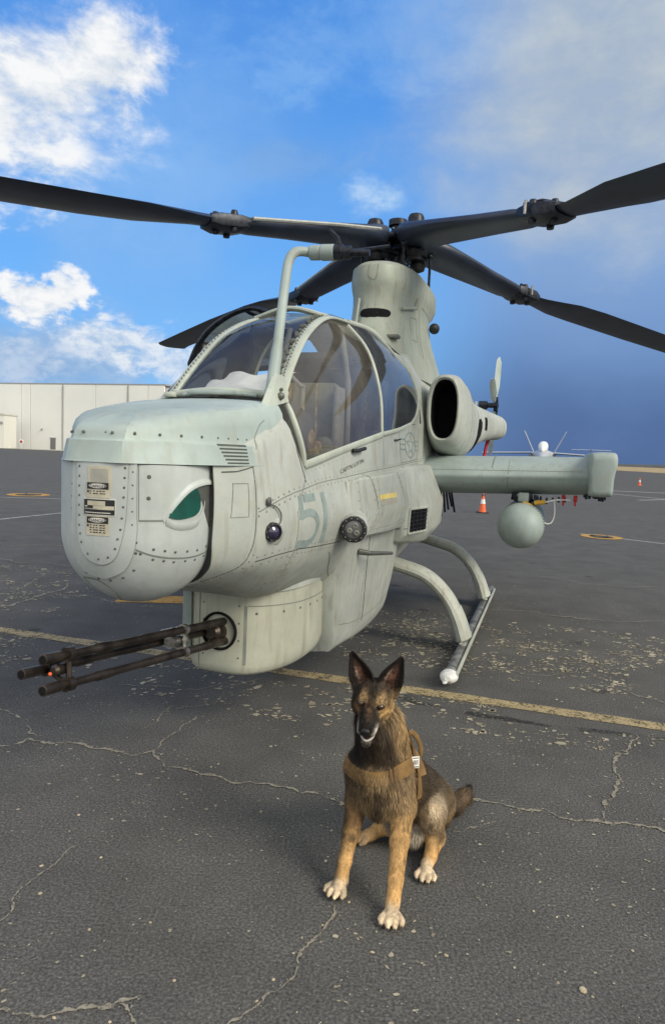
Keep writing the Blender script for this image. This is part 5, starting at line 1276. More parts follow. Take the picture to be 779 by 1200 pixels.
# ------------------------------------------------------------------ hangar and the small building beside it
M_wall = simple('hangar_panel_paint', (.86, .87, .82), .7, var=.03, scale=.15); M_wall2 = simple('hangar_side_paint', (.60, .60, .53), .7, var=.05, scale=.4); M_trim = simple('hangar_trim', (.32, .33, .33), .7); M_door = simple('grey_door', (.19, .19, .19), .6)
hg = empty('hangar', (-34.2, 132.7, 0), math.atan2(132.7 - 144.7, -34.2 + 73)); tag(hg, 'long pale hangar with tall flat wall panels on the far left', 'hangar')
xs = [-84, -75, -66, -57, -48, -34.9, -32.5, -24.4, -16.1, -8.6, -3.8, 0]; H = 13.7
for a, b_ in zip(xs, xs[1:]):
    mb = MB(); mb.box(((a + b_) / 2, .2, H / 2), (b_ - a - .13, .4, H), bev=.04); mb.build('wall_panel', M_wall, hg, smooth=False)
mb = MB(); mb.box((xs[0] / 2, .55, H / 2), (-xs[0], .25, H)); mb.build('wall_backing', M_trim, hg, smooth=False)
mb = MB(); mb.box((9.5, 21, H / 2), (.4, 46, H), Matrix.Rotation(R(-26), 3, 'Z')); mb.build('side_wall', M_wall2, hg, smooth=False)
mb = MB(); mb.grid([[(xs[0], 0, H), (.2, 0, H), (19, 41, H), (xs[0], 41, H)], [(xs[0], 0, H + .30), (.2, 0, H + .30), (19, 41, H + .30), (xs[0], 41, H + .30)]], True, True, True); mb.build('roof', M_trim, hg, smooth=False)
for x, w_, h_ in ((-37.6, 1.6, 2.7), (-26.6, 1.3, 2.5), (-50, 1.3, 2.4)):
    mb = MB(); mb.box((x, -.02, h_ / 2), (w_, .12, h_)); dd = mb.build('door', M_door, hg, smooth=False); mb = MB(); mb.box((x, -.03, h_ + .06), (w_ + .3, .16, .12)); mb.build('door_frame', M_trim, dd, smooth=False)
for x, z_ in ((-29.4, 4.3), (-36.0, 7.0)):
    mb = MB(); mb.box((x, -.1, z_), (.35, .25, .3)); mb.build('wall_lamp', M_trim, hg, smooth=False)
for x in (-24.4, -8.6):
    mb = MB(); mb.tube([(x + .35, -.1, .2), (x + .35, -.1, H)], .09, 6); mb.build('downpipe', M_trim, hg)
sbd = empty('small_building', (-75, 133, 0)); tag(sbd, 'low white block building in front of the left end of the hangar', 'building')
mb = MB(); mb.box((2.6, 3, 3.35), (12, 5, 6.7), bev=.05); mb.build('wall', simple('white_render', (.74, .74, .68), .8, var=.04), sbd, smooth=False)
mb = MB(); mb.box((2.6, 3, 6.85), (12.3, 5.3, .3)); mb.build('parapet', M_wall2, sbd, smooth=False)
mb = MB(); mb.box((8.0, .42, 5.1), (.6, .1, .5)); mb.build('wall_vent', M_trim, sbd, smooth=False)
sg_ = empty('fire_point_sign', (-63.2, 134, 0)); tag(sg_, 'small round red and white sign on a post before the hangar', 'sign')
mb = MB(); mb.tube([(0, 0, 0), (0, 0, 1.6)], .07, 8); mb.build('post', M_wall2, sg_); mb = MB(); lathe_dir(mb, (0, -.08, 1.5), (0, -1, 0), [(.5, 0), (.5, .06)], 24); b1 = mb.build('sign_disc', M_white, sg_); mb = MB(); lathe_dir(mb, (0, -.16, 1.5), (0, -1, 0), [(.26, 0), (.26, .05)], 24); mb.build('sign_centre', M_red, b1)
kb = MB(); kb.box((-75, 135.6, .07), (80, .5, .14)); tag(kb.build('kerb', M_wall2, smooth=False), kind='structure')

# ------------------------------------------------------------------ traffic cones
def cone(x, y, h, label):
    r = empty('traffic_cone', (x, y, 0)); tag(r, label, 'traffic cone', 'orange cones standing on the apron')
    s = h / .7
    mb = MB(); mb.box((0, 0, .018 * s), (.38 * s, .38 * s, .036 * s), bev=.01); mb.build('base', M_black if y < 30 else M_orange, r)
    mb = MB(); lathe_dir(mb, (0, 0, .03 * s), (0, 0, 1), [(.135 * s, 0), (.130 * s, .02 * s), (.032 * s, .64 * s), (.022 * s, .66 * s)], 24); b = mb.build('cone_body', M_orange, r)
    mb = MB(); f = lambda z: .130 + (.032 - .130) * (z - .02) / .62 + .003
    lathe_dir(mb, (0, 0, .03 * s), (0, 0, 1), [(f(.30) * s, .30 * s), (f(.46) * s, .46 * s)], 24); mb.build('reflective_band', M_white, b)
    if y < 30: mb = MB(); mb.box((.0, 0, .62 * s), (.10 * s, .075 * s, .09 * s), bev=.01); mb.build('cone_top', M_black, b)
cone(4.73, 20.86, .62, 'orange cone with white band and black top, below the wing'); cone(26.4, 57.3, .66, 'small far orange cone near the right edge of the photo')

# ------------------------------------------------------------------ parked jet, nose on, beyond the wing
jt = empty('fighter_jet', (19.4, 62, 0), R(-108)); tag(jt, 'grey twin tailed fighter jet parked nose on behind the wing', 'jet')
M_jet = simple('jet_grey', (.42, .44, .46), .5, var=.08, scale=1.5); M_jetd = simple('jet_dark', (.16, .18, .21), .4)
def ell(mb, secs, n=16):
    mb.grid([[(x, yy, cz + zz) for yy, zz in superell(n, a, b, 2.3)] for x, cz, a, b in secs], True, True, True)
mb = MB(); ell(mb, [(8.3, 1.95, .03, .03), (7.6, 2.0, .28, .26), (6.6, 2.05, .45, .42), (5.0, 2.15, .55, .52), (3.0, 2.2, .75, .62), (0, 2.15, 1.15, .62), (-4, 2.15, 1.1, .6), (-7.5, 2.2, .9, .5)]); mb.build('body', M_jet, jt)
mb = MB(); ell(mb, [(6.0, 2.6, .05, .05), (5.4, 2.85, .34, .36), (4.4, 3.0, .42, .48), (3.2, 2.95, .38, .42), (2.0, 2.7, .2, .2)]); mb.build('canopy', M_white, jt)
for sg in (1, -1):
    mb = MB(); mb.grid([[(x0 + dx * c, sg * y_, z_ + tt) for c, tt in ((0, 0), (.3, .10), (.8, .05), (1, 0), (.7, -.05), (.3, -.07))] for x0, dx, y_, z_ in ((2.5, -5, 1.0, 2.5), (.2, -2.3, 5.6, 2.35))], True, True, True); mb.build('wing', M_jet, jt)
    mb = MB(); mb.grid([[(x0 + dx * c, sg * (y_ + tt), z_) for c, tt in ((0, 0), (.4, .06), (1, 0), (.4, -.06))] for x0, dx, y_, z_ in ((-2.2, -2.6, .9, 2.5), (-4.2, -1.3, 2.0, 4.75))], True, True, True); mb.build('tail_fin', M_jet, jt)
    mb = MB(); mb.grid([[(x0 + dx * c, sg * y_, 2.05 + tt) for c, tt in ((0, 0), (.4, .05), (1, 0), (.4, -.05))] for x0, dx, y_ in ((-5.5, -2, .8), (-7.2, -1.2, 3.2))], True, True, True); mb.build('tailplane', M_jet, jt)
    mb = MB(); ell(mb, [(2.2, 1.9, .02, .02), (2.1, 1.9, .35, .42), (-2, 1.95, .4, .4)]); 
    mb.v = [(a, b + sg * 1.05, c) for a, b, c in mb.v]; mb.build('air_intake', M_jetd, jt)
    mb = MB(); mb.tube([(-1.0, sg * 1.5, 1.7), (-1.0, sg * 1.55, .35)], .09, 8); lathe_dir(mb, (-1.0, sg * 1.45, .36), (0, sg, 0), [(.36, 0), (.36, .24)], 16); mb.build('main_wheel', M_jetd, jt)
mb = MB(); mb.tube([(5.2, 0, 1.7), (5.3, 0, .3)], .07, 8); lathe_dir(mb, (5.3, -.12, .28), (0, 1, 0), [(.28, 0), (.28, .24)], 16); mb.build('nose_wheel', M_jetd, jt)
# far helicopter whose rotor shows over the wingtip
fh = empty('parked_helicopter', (57.6, 150, 0), R(-60)); tag(fh, 'far parked helicopter whose rotor shows just above the wingtip', 'helicopter')
mb = MB(); ell(mb, [(4.6, 1.7, .1, .1), (4.2, 1.8, .6, .6), (2.4, 2.0, .95, 1.0), (0, 2.1, .95, 1.05), (-2, 2.3, .5, .6), (-7.5, 2.7, .15, .2)]); mb.build('fuselage', M_jet, fh)
mb = MB(); lathe_dir(mb, (0, 0, 3.0), (0, 0, 1), [(.35, 0), (.25, 1.2), (.12, 1.4), (.12, 1.9)], 12); mb.build('mast', M_jetd, fh)
for a in (-30 + 60, 150 + 60):
    mb = MB(); c, s_ = math.cos(R(a)), math.sin(R(a)); mb.grid([[(c * r_ - s_ * q, s_ * r_ + c * q, 4.85 + tt - .01 * r_) for q, tt in ((-.3, 0), (0, .05), (.3, 0), (0, -.05))] for r_ in (.1, 2, 4.2)], True, True, True); mb.build('rotor_blade', M_white, fh)
mb = MB()
for sg in (1, -1): mb.tube([(2.6, sg * 1.1, .25), (2.2, sg * 1.1, .1), (-2.2, sg * 1.1, .1)], .07, 8); mb.tube([(1.2, sg * 1.1, .1), (1.2, sg * .5, 1.0)], .05, 6); mb.tube([(-1.2, sg * 1.1, .1), (-1.2, sg * .5, 1.1)], .05, 6)
tag(mb.build('skids', M_jetd, fh), kind=None)


# ------------------------------------------------------------------ the sitting dog: one implicit surface
def V(*a): return np.array(a, float)
def nz(v): return v / np.linalg.norm(v)
HC = V(.182, 2.385, .780); HF = nz(V(-.215, -.88, -.385)); HL = V(.975, -.22, -.085); HL = nz(HL - HF * np.dot(HL, HF)); HU = np.cross(HF, HL)
def Hd(f, l, u): return HC + HF * f + HL * l + HU * u
BLK, DSB, SAB, BRT, GOLD, CREAM, TAN, MASK = (.014, .011, .009), (.040, .028, .018), (.13, .088, .050), (.32, .22, .115), (.64, .40, .165), (.68, .55, .38), (.56, .37, .165), (.018, .014, .011)
PR = []   # (kind, data..., blend, colour, flow, fur length)
def cap(a, b, ra, rb, k=.02, c=SAB, fl=None, fur=.012): PR.append(('c', V(*a), V(*b), ra, rb, k, c, fl if fl is not None else nz(V(*b) - V(*a)), fur))
def elp(c_, r, axes=None, k=.02, c=SAB, fl=(0, 0, -1), fur=.012): PR.append(('e', V(*c_), V(*r), axes, None, k, c, nz(V(*fl)), fur))
HA = np.array([HF, HL, HU])
dn = (0, .15, -1)
# trunk
cap((.215, 2.515, .44), (.285, 2.62, .34), .112, .122, .03, SAB, V(.1, .5, -.9), .020)
cap((.212, 2.455, .455), (.232, 2.475, .33), .078, .066, .03, BRT, V(0, -.15, -1), .022)
cap((.235, 2.455, .36), (.238, 2.49, .31), .05, .045, .02, DSB, V(0, -.15, -1), .022)
cap((.285, 2.60, .40), (.43, 2.76, .215), .105, .112, .04, DSB, V(.5, .5, -.6), .018)
cap((.30, 2.64, .30), (.41, 2.74, .16), .09, .085, .03, SAB, V(.3, .3, -.9), .016)
elp((.47, 2.83, .135), (.12, .125, .125), None, .04, DSB, (.4, .5, -.7), .018)
elp((.405, 2.665, .105), (.045, .045, .065), None, .02, (.50, .44, .34), (.05, -.1, -1), .022)
elp((.36, 2.70, .13), (.07, .07, .075), None, .02, (.30, .26, .21), (0, -.1, -1), .018)
# neck
cap((.248, 2.55, .49), (.210, 2.455, .67), .086, .068, .03, BRT, V(.05, -.15, -1), .024)
cap((.205, 2.50, .50), (.180, 2.43, .67), .070, .056, .03, MASK, V(0, -.1, -1), .024)
cap((.225, 2.45, .52), (.20, 2.40, .64), .050, .045, .025, DSB, V(.1, -.2, -1), .024)
cap((.29, 2.55, .50), (.25, 2.47, .66), .06, .045, .03, TAN, V(.15, .1, -1), .024)
# shoulders and front legs
cap((.285, 2.50, .44), (.312, 2.455, .33), .070, .056, .03, BRT, V(.05, -.1, -1), .014)
cap((.318, 2.455, .33), (.306, 2.395, .22), .046, .036, .02, GOLD, None, .007)
cap((.306, 2.395, .22), (.290, 2.320, .115), .035, .0265, .015, GOLD, None, .006)
cap((.290, 2.320, .115), (.280, 2.283, .055), .0265, .026, .012, GOLD, None, .006)
cap((.156, 2.53, .43), (.146, 2.51, .32), .062, .046, .03, SAB, V(0, -.1, -1), .014)
cap((.143, 2.51, .32), (.124, 2.465, .20), .042, .033, .02, (.26, .155, .065), None, .007)
cap((.122, 2.465, .20), (.103, 2.430, .110), .031, .0255, .015, GOLD, None, .006)
cap((.103, 2.430, .110), (.092, 2.415, .055), .0255, .026, .012, GOLD, None, .006)
def paw(p, d, c=CREAM, s=1.0, up=(0, 0, 1)):
    p = V(*p); d = nz(V(*d)); sd = nz(np.cross(V(*up), d))
    cap(tuple(p - d * .022 + V(0, 0, .012)), tuple(p + d * .012 + V(0, 0, .004)), .026 * s, .026 * s, .012, c, d, .005)
    CL = []
    for o, L in ((-.030, .020), (-.0105, .036), (.0105, .036), (.030, .020)):
        a = p + sd * o * s * .75 + d * .006 + V(0, 0, .006); b = p + sd * o * s * 1.22 + d * (L + .008) + V(0, 0, .001); e = b + d * .014 + V(0, 0, -.006)
        cap(tuple(a), tuple(b), .0132 * s, .0130 * s, .0022, c, d, .003); cap(tuple(b), tuple(e), .0127 * s, .0085 * s, .0022, c, d, .003)
        CL.append((e, d))
    return CL
CLAWS = []
CLAWS += paw((.273, 2.255, .023), (-.10, -1, 0)); CLAWS += paw((.083, 2.398, .023), (-.50, -.86, 0)); CLAWS += paw((.434, 2.520, .020), (-.22, -1, 0), s=.92)
CLAWS += paw((.205, 2.735, .022), (-.95, -.35, 0), c=(.36, .25, .14), s=.92)
# hind legs
cap((.495, 2.77, .18), (.455, 2.625, .205), .088, .058, .03, BRT, V(.1, -.1, -1), .012)
cap((.468, 2.64, .215), (.455, 2.615, .185), .054, .042, .02, CREAM, V(.1, 0, -1), .008)
cap((.462, 2.615, .185), (.500, 2.675, .075), .045, .032, .02, BRT, None, .008)
cap((.500, 2.675, .075), (.505, 2.70, .045), .032, .026, .012, TAN, None, .006)
cap((.505, 2.69, .05), (.445, 2.555, .035), .027, .022, .015, GOLD, None, .005)
cap((.475, 2.64, .11), (.460, 2.575, .05), .030, .024, .02, GOLD, None, .006)
cap((.42, 2.80, .13), (.335, 2.725, .095), .080, .050, .03, SAB, V(-.3, -.1, -.8), .012)
cap((.335, 2.725, .09), (.265, 2.765, .050), .044, .030, .02, GOLD, None, .007)
cap((.265, 2.765, .045), (.215, 2.742, .030), .028, .024, .015, GOLD, None, .006)
# tail
cap((.52, 2.89, .06), (.62, 2.99, .035), .040, .036, .03, DSB, None, .018)
cap((.62, 2.99, .035), (.695, 3.09, .036), .036, .032, .02, SAB, None, .020)
cap((.695, 3.09, .036), (.73, 3.15, .045), .030, .014, .02, BLK, None, .020)
# head
elp(Hd(0, 0, .0), (.082, .066, .062), HA, .02, DSB, tuple(-HF), .007)
elp(Hd(.005, .036, -.022), (.060, .036, .046), HA, .018, TAN, tuple(-HF - HU * .4), .010)
elp(Hd(.005, -.041, -.020), (.060, .037, .050), HA, .018, DSB, tuple(-HF - HU * .4), .010)
elp(Hd(.048, .028, .028), (.028, .024, .020), HA, .012, BRT, tuple(-HF + HU * .2), .004)
elp(Hd(.048, -.030, .028), (.028, .024, .020), HA, .012, SAB, tuple(-HF + HU * .2), .004)
cap(tuple(Hd(.055, 0, -.004)), tuple(Hd(.142, 0, -.014)), .038, .0265, .016, MASK, -HF, .004)
cap(tuple(Hd(.070, .018, -.022)), tuple(Hd(.138, .015, -.029)), .026, .0185, .010, MASK, -HF, .004)
cap(tuple(Hd(.070, -.018, -.022)), tuple(Hd(.138, -.015, -.029)), .026, .0185, .010, MASK, -HF, .004)
JT = V(.153, 2.280, .656)
cap(tuple(Hd(.03, 0, -.052)), tuple(JT), .029, .0195, .008, (.10, .08, .065), -HF, .004)
elp(Hd(.128, .024, -.028), (.020, .0085, .013), HA, .006, (.62, .58, .52), tuple(-HF), .002)
elp(Hd(.128, -.024, -.028), (.020, .0085, .013), HA, .006, (.62, .58, .52), tuple(-HF), .002)
# grid
h = .0042
lo = V(-.02, 2.17, -.012); hi = V(.80, 3.26, .985); dims = np.ceil((hi - lo) / h).astype(int)
F = np.full(dims, .05, np.float32)
def sub(mn, mx):
    a = np.maximum(((mn - lo) / h).astype(int), 0); b = np.minimum(((mx - lo) / h).astype(int) + 2, dims)
    sl = tuple(slice(a[i], b[i]) for i in range(3))
    g_ = np.meshgrid(*[lo[i] + h * np.arange(a[i], b[i]) for i in range(3)], indexing='ij')
    return sl, g_
def dist_prim(p, X, Y, Z):
    if p[0] == 'c':
        a, b, ra, rb = p[1], p[2], p[3], p[4]; ab = b - a; L2 = float(ab @ ab)
        t = np.clip(((X - a[0]) * ab[0] + (Y - a[1]) * ab[1] + (Z - a[2]) * ab[2]) / L2, 0, 1)
        return np.sqrt((X - a[0] - ab[0] * t) ** 2 + (Y - a[1] - ab[1] * t) ** 2 + (Z - a[2] - ab[2] * t) ** 2) - (ra + (rb - ra) * t)
    c_, r, ax = p[1], p[2], p[3]
    q = [X - c_[0], Y - c_[1], Z - c_[2]]
    if ax is not None: q = [q[0] * ax[i][0] + q[1] * ax[i][1] + q[2] * ax[i][2] for i in range(3)]
    k0 = np.sqrt((q[0] / r[0]) ** 2 + (q[1] / r[1]) ** 2 + (q[2] / r[2]) ** 2); k1 = np.sqrt((q[0] / r[0] ** 2) ** 2 + (q[1] / r[1] ** 2) ** 2 + (q[2] / r[2] ** 2) ** 2) + 1e-9
    return k0 * (k0 - 1) / k1
for p in PR:
    if p[0] == 'c': m = max(p[3], p[4]) + .05; mn = np.minimum(p[1], p[2]) - m; mx = np.maximum(p[1], p[2]) + m
    else: m = max(p[2]) + .05; mn = p[1] - m; mx = p[1] + m
    sl, (X, Y, Z) = sub(mn, mx); d = dist_prim(p, X, Y, Z); k = p[5]; f = F[sl]
    hh_ = np.clip(.5 + .5 * (f - d) / k, 0, 1); F[sl] = f + (d - f) * hh_ - k * hh_ * (1 - hh_)
# ears: cupped, pointed shells standing on the skull
EARS = []
def ear(base, tip, face, w0):
    base, tip, face = V(*base), V(*tip), V(*face); ax = tip - base; L = np.linalg.norm(ax); ax /= L; n_ = nz(face - ax * np.dot(face, ax)); sd = np.cross(ax, n_)
    EARS.append((base, ax, n_, sd, L, w0))
    sl, (X, Y, Z) = sub(np.minimum(base, tip) - .07, np.maximum(base, tip) + .05)
    dx, dy, dz = X - base[0], Y - base[1], Z - base[2]
    t = (dx * ax[0] + dy * ax[1] + dz * ax[2]) / L; x = dx * sd[0] + dy * sd[1] + dz * sd[2]; y = dx * n_[0] + dy * n_[1] + dz * n_[2]
    tc_ = np.clip(t, 0, 1); w = w0 * np.clip(1 - tc_, 1e-4, 1) ** .62 * (1 + .28 * np.sin(np.pi * np.clip(tc_ * 1.25, 0, 1))) + .003
    yc = -.026 * (1 - (x / w) ** 2) * (1 - .55 * tc_) - .006 * tc_; th = .0052
    d = np.maximum(np.maximum(np.abs(y - yc) * .72 - th, np.abs(x) - w), np.maximum((t - 1) * L, (-.18 - t) * L))
    k = .008; f = F[sl]; hh_ = np.clip(.5 + .5 * (f - d) / k, 0, 1); F[sl] = f + (d - f) * hh_ - k * hh_ * (1 - hh_)
ear(Hd(-.012, -.046, .046), (.090, 2.415, .940), (-.28, -.92, -.05), .041)
ear(Hd(-.012, .046, .046), (.281, 2.385, .936), (.02, -1, -.05), .042)
# eye sockets and mouth gap carved
def carve(p):
    m = .05; sl, (X, Y, Z) = sub(p[1] - m, p[1] + m); d = dist_prim(p, X, Y, Z); f = F[sl]; F[sl] = np.maximum(f, -d)
EY = [Hd(.0665, .035, .026), Hd(.0665, -.037, .026)]
for e in EY: carve(('e', e + HF * .006, V(.014, .0150, .0100), HA))
MC = (Hd(.120, 0, -.030) + JT) / 2 + V(.002, .012, .002)
carve(('e', MC, V(.046, .027, .0135), HA))
# surface nets
def surface_nets(F):
    S = F < 0; cn = np.zeros(tuple(n - 1 for n in F.shape), np.uint8)
    for i in (0, 1):
        for j in (0, 1):
            for k in (0, 1): cn += S[i:F.shape[0] - 1 + i, j:F.shape[1] - 1 + j, k:F.shape[2] - 1 + k]
    act = (cn > 0) & (cn < 8); I = np.argwhere(act); idx = -np.ones(act.shape, np.int64); idx[act] = np.arange(len(I))
    acc = np.zeros((len(I), 3)); cnt = np.zeros(len(I)); cs = [(i, j, k) for i in (0, 1) for j in (0, 1) for k in (0, 1)]
    for a in cs:
        for b in cs:
            if sum(b) - sum(a) == 1 and all(y >= x for x, y in zip(a, b)):
                fa = F[I[:, 0] + a[0], I[:, 1] + a[1], I[:, 2] + a[2]]; fb_ = F[I[:, 0] + b[0], I[:, 1] + b[1], I[:, 2] + b[2]]
                m = (fa < 0) != (fb_ < 0); t = np.where(m, fa / (fa - fb_ + 1e-12), 0)
                P = np.array(a)[None] + (np.array(b) - np.array(a))[None] * t[:, None]; acc[m] += P[m]; cnt[m] += 1
    P = I + acc / cnt[:, None]; faces = []
    for ax in range(3):
        o1, o2 = [(1, 2), (2, 0), (0, 1)][ax]
        A = S; sl0 = [slice(None)] * 3; sl1 = [slice(None)] * 3; sl0[ax] = slice(0, -1); sl1[ax] = slice(1, None)
        ch = A[tuple(sl0)] != A[tuple(sl1)]; E_ = np.argwhere(ch); ok = (E_[:, o1] > 0) & (E_[:, o2] > 0) & (E_[:, o1] < act.shape[o1]) & (E_[:, o2] < act.shape[o2]); E_ = E_[ok]
        q = []
        for d1, d2 in ((0, 0), (-1, 0), (-1, -1), (0, -1)):
            c_ = E_.copy(); c_[:, o1] += d1; c_[:, o2] += d2; q.append(idx[c_[:, 0], c_[:, 1], c_[:, 2]])
        q = np.stack(q, 1); neg = S[E_[:, 0], E_[:, 1], E_[:, 2]]; q[neg] = q[neg][:, ::-1]; faces.append(q)
    return P, np.concatenate(faces)
P, Q4 = surface_nets(F); P = lo + P * h
P[:, 2] = np.maximum(P[:, 2], .0005)
dog = empty('dog', (.30, 2.55, 0)); tag(dog, 'brown and black shepherd dog in a tan harness sitting on the asphalt before the helicopter', 'dog')
DO = V(.30, 2.55, 0)
me = bpy.data.meshes.new('body'); me.from_pydata((P - DO).tolist(), [], Q4.tolist())
bm = bmesh.new(); bm.from_mesh(me); bmesh.ops.recalc_face_normals(bm, faces=bm.faces)
for _ in range(2): bmesh.ops.smooth_vert(bm, verts=bm.verts, factor=.35, use_axis_x=True, use_axis_y=True, use_axis_z=True)
bm.to_mesh(me); bm.free(); me.polygons.foreach_set('use_smooth', [True] * len(me.polygons))
nv = len(me.vertices); co = np.zeros(nv * 3); me.vertices.foreach_get('co', co); co = co.reshape(-1, 3) + DO
nr = np.zeros(nv * 3); me.vertices.foreach_get('normal', nr); nr = nr.reshape(-1, 3)
# coat colour, hair direction and hair length from the parts that shaped the surface
W = np.zeros(nv); Cc = np.zeros((nv, 3)); Fl = np.zeros((nv, 3)); Ln = np.zeros(nv)
for p in PR:
    d = dist_prim(p, co[:, 0], co[:, 1], co[:, 2]); w = np.exp(-np.clip(d + .002, 0, None) / (.0055 if p[3] is HA or p[8] < .006 else .008)) + 1e-9 * np.exp(-d * 20)
    W += w; Cc += w[:, None] * np.array(p[6]); Fl += w[:, None] * np.array(p[7]); Ln += w * p[8]
Cc /= W[:, None]; Fl /= W[:, None]; Ln /= W
loc = np.stack([(co - HC) @ HF, (co - HC) @ HL, (co - HC) @ HU], 1)      # head coordinates
nn_ = np.array([noise.noise(Vector(q * 16)) for q in co]); n2_ = np.array([noise.noise(Vector((q[0] * 70, q[1] * 70, q[2] * 22))) for q in co])
def blend(mask, c):
    global Cc
    m = np.clip(mask, 0, 1)[:, None]; Cc = Cc * (1 - m) + np.array(c) * m
def gs(x, c, s): return np.exp(-((x - c) / s) ** 2)
hd_ = (loc[:, 0] > -.09) & (loc[:, 0] < .2) & (abs(loc[:, 1]) < .09) & (loc[:, 2] > -.10) & (loc[:, 2] < .09)
f_, l_, u_ = loc.T
blend(hd_ * gs(l_, 0, .020) * gs(f_, .035, .05) * (u_ > .02) * .8, MASK)                       # dark forehead stripe
blend(hd_ * gs(abs(l_), .030, .012) * gs(u_, .046, .010) * gs(f_, .05, .035) * .9, (.26, .165, .075))   # brow spots
blend(hd_ * gs(l_, .044, .014) * gs(u_, .0, .016) * gs(f_, .062, .03), (.52, .34, .15))      # tan cheek under the eye
blend(hd_ * gs(l_, -.044, .013) * gs(u_, .0, .016) * gs(f_, .062, .03) * .75, (.24, .150, .07))
blend(hd_ * gs(abs(l_), .034, .0135) * gs(u_, .026, .0105) * gs(f_, .070, .026) * .95, MASK)
blend(hd_ * gs(abs(l_), .036, .012) * gs(u_, .042, .0065) * gs(f_, .058, .028) * .9, (.40, .27, .13))
blend(hd_ * gs(l_, .045, .016) * gs(u_, .002, .016) * gs(f_, .060, .030) * .8, (.55, .36, .16))           # dark eye rims
blend(hd_ * (np.clip((f_ - .088) / .02, 0, 1)) * (u_ > -.02) * gs(l_, 0, .03), MASK)             # muzzle top
blend(hd_ * gs(l_, 0, .012) * gs(f_, .10, .03) * (u_ > 0) * .6, (.16, .09, .045))
blend(hd_ * gs(abs(l_), .030, .0100) * gs(u_, -.027, .011) * gs(f_, .130, .024), (.70, .66, .58))     # pale lips
blend(hd_ * gs(u_, -.075, .012) * gs(f_, .100, .040) * (abs(l_) < .035), (.10, .075, .055))
blend(hd_ * (l_ < -.045) * (f_ < .05) * .8, MASK)
for base, ax, n_, sd, L, w0 in EARS:
    r_ = co - base; t = (r_ @ ax) / L; x = r_ @ sd; y = r_ @ n_; m = (t > -.05) & (t < 1.05) & (abs(x) < .07) & (abs(y) < .05)
    blend(m * np.clip((t + .05) / .25, 0, 1), BLK); fn_ = (nr @ n_ > .25)
    w = w0 * np.clip(1 - t, .001, 1) ** .62
    blend(m * fn_ * gs(x / w, .0, .42) * gs(t, .36, .28) * .85, (.24, .11, .07)); blend(m * fn_ * gs(x / w, -.38 if base[0] < .18 else -.55, .15) * gs(t, .30, .2) * .75, (.50, .38, .29))
    Ln[m] = .005; Fl[m] = ax
trunk = (co[:, 2] > .16) & (co[:, 2] < .62) & ~hd_
blend(trunk * np.clip(nn_ * 1.6 + n2_ * 1.6, 0, 1) * .75, DSB)
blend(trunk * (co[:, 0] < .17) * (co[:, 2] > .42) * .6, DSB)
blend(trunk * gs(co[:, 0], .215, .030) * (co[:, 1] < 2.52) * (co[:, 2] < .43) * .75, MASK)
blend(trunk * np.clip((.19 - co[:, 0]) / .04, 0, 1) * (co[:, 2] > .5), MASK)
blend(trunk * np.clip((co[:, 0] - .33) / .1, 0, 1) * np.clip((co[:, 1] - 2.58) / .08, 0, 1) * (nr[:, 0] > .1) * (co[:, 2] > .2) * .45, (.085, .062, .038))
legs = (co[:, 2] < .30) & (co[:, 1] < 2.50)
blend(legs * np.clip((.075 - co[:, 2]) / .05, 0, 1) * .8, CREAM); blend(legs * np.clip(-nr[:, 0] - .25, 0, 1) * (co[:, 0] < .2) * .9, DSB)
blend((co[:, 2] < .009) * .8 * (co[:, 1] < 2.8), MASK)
hin = (co[:, 1] > 2.56) & (co[:, 0] > .44) & (co[:, 2] > .06) & (co[:, 2] < .30)
blend(hin * gs(co[:, 2], .245, .030) * gs(co[:, 0], .462, .035) * (nr[:, 1] < .1), CREAM); blend(hin * gs(co[:, 2], .12, .05) * gs(co[:, 0], .51, .035) * .8, SAB)
n3_ = np.array([noise.noise(Vector(q * 130)) for q in co])
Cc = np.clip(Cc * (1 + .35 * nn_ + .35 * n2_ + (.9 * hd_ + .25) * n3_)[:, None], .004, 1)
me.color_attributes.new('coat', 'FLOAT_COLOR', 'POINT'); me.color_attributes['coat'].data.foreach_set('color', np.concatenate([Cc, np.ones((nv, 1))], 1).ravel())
def coat_mat(name, rough, attr='coat'):
    m, nt, p = new_mat(name); a = N(nt, 'ShaderNodeAttribute'); a.attribute_name = attr; nt.links.new(a.outputs['Color'], p.inputs['Base Color']); p.inputs['Roughness'].default_value = rough; p.inputs['Specular IOR Level'].default_value = .25
    return m
me.materials.append(coat_mat('dog_skin', .8)); dbody = bpy.data.objects.new('body', me); link(dbody, dog)
B_dog = BVHTree.FromObject(dbody, bpy.context.evaluated_depsgraph_get())
# fur: many small tapered blades
rng = np.random.default_rng(5); NF = 280000
tri = np.concatenate([Q4[:, [0, 1, 2]], Q4[:, [0, 2, 3]]]); ar = np.linalg.norm(np.cross(co[tri[:, 1]] - co[tri[:, 0]], co[tri[:, 2]] - co[tri[:, 0]]), axis=1)
hm = 1 + 1.2 * hd_[tri[:, 0]]
pick = rng.choice(len(tri), NF, p=ar * hm / (ar * hm).sum()); uv = rng.random((NF, 2)); fl_ = uv.sum(1) > 1; uv[fl_] = 1 - uv[fl_]
T = tri[pick]; bw = np.stack([1 - uv.sum(1), uv[:, 0], uv[:, 1]], 1)[:, :, None]
fp = (co[T] * bw).sum(1); fn2 = (nr[T] * bw).sum(1); ff = (Fl[T] * bw).sum(1); fc = (Cc[T] * bw).sum(1); ln = (Ln[T] * bw[:, :, 0]).sum(1)
fn2 /= np.linalg.norm(fn2, axis=1)[:, None] + 1e-9
ff = ff - fn2 * (ff * fn2).sum(1)[:, None]; ff /= np.linalg.norm(ff, axis=1)[:, None] + 1e-9
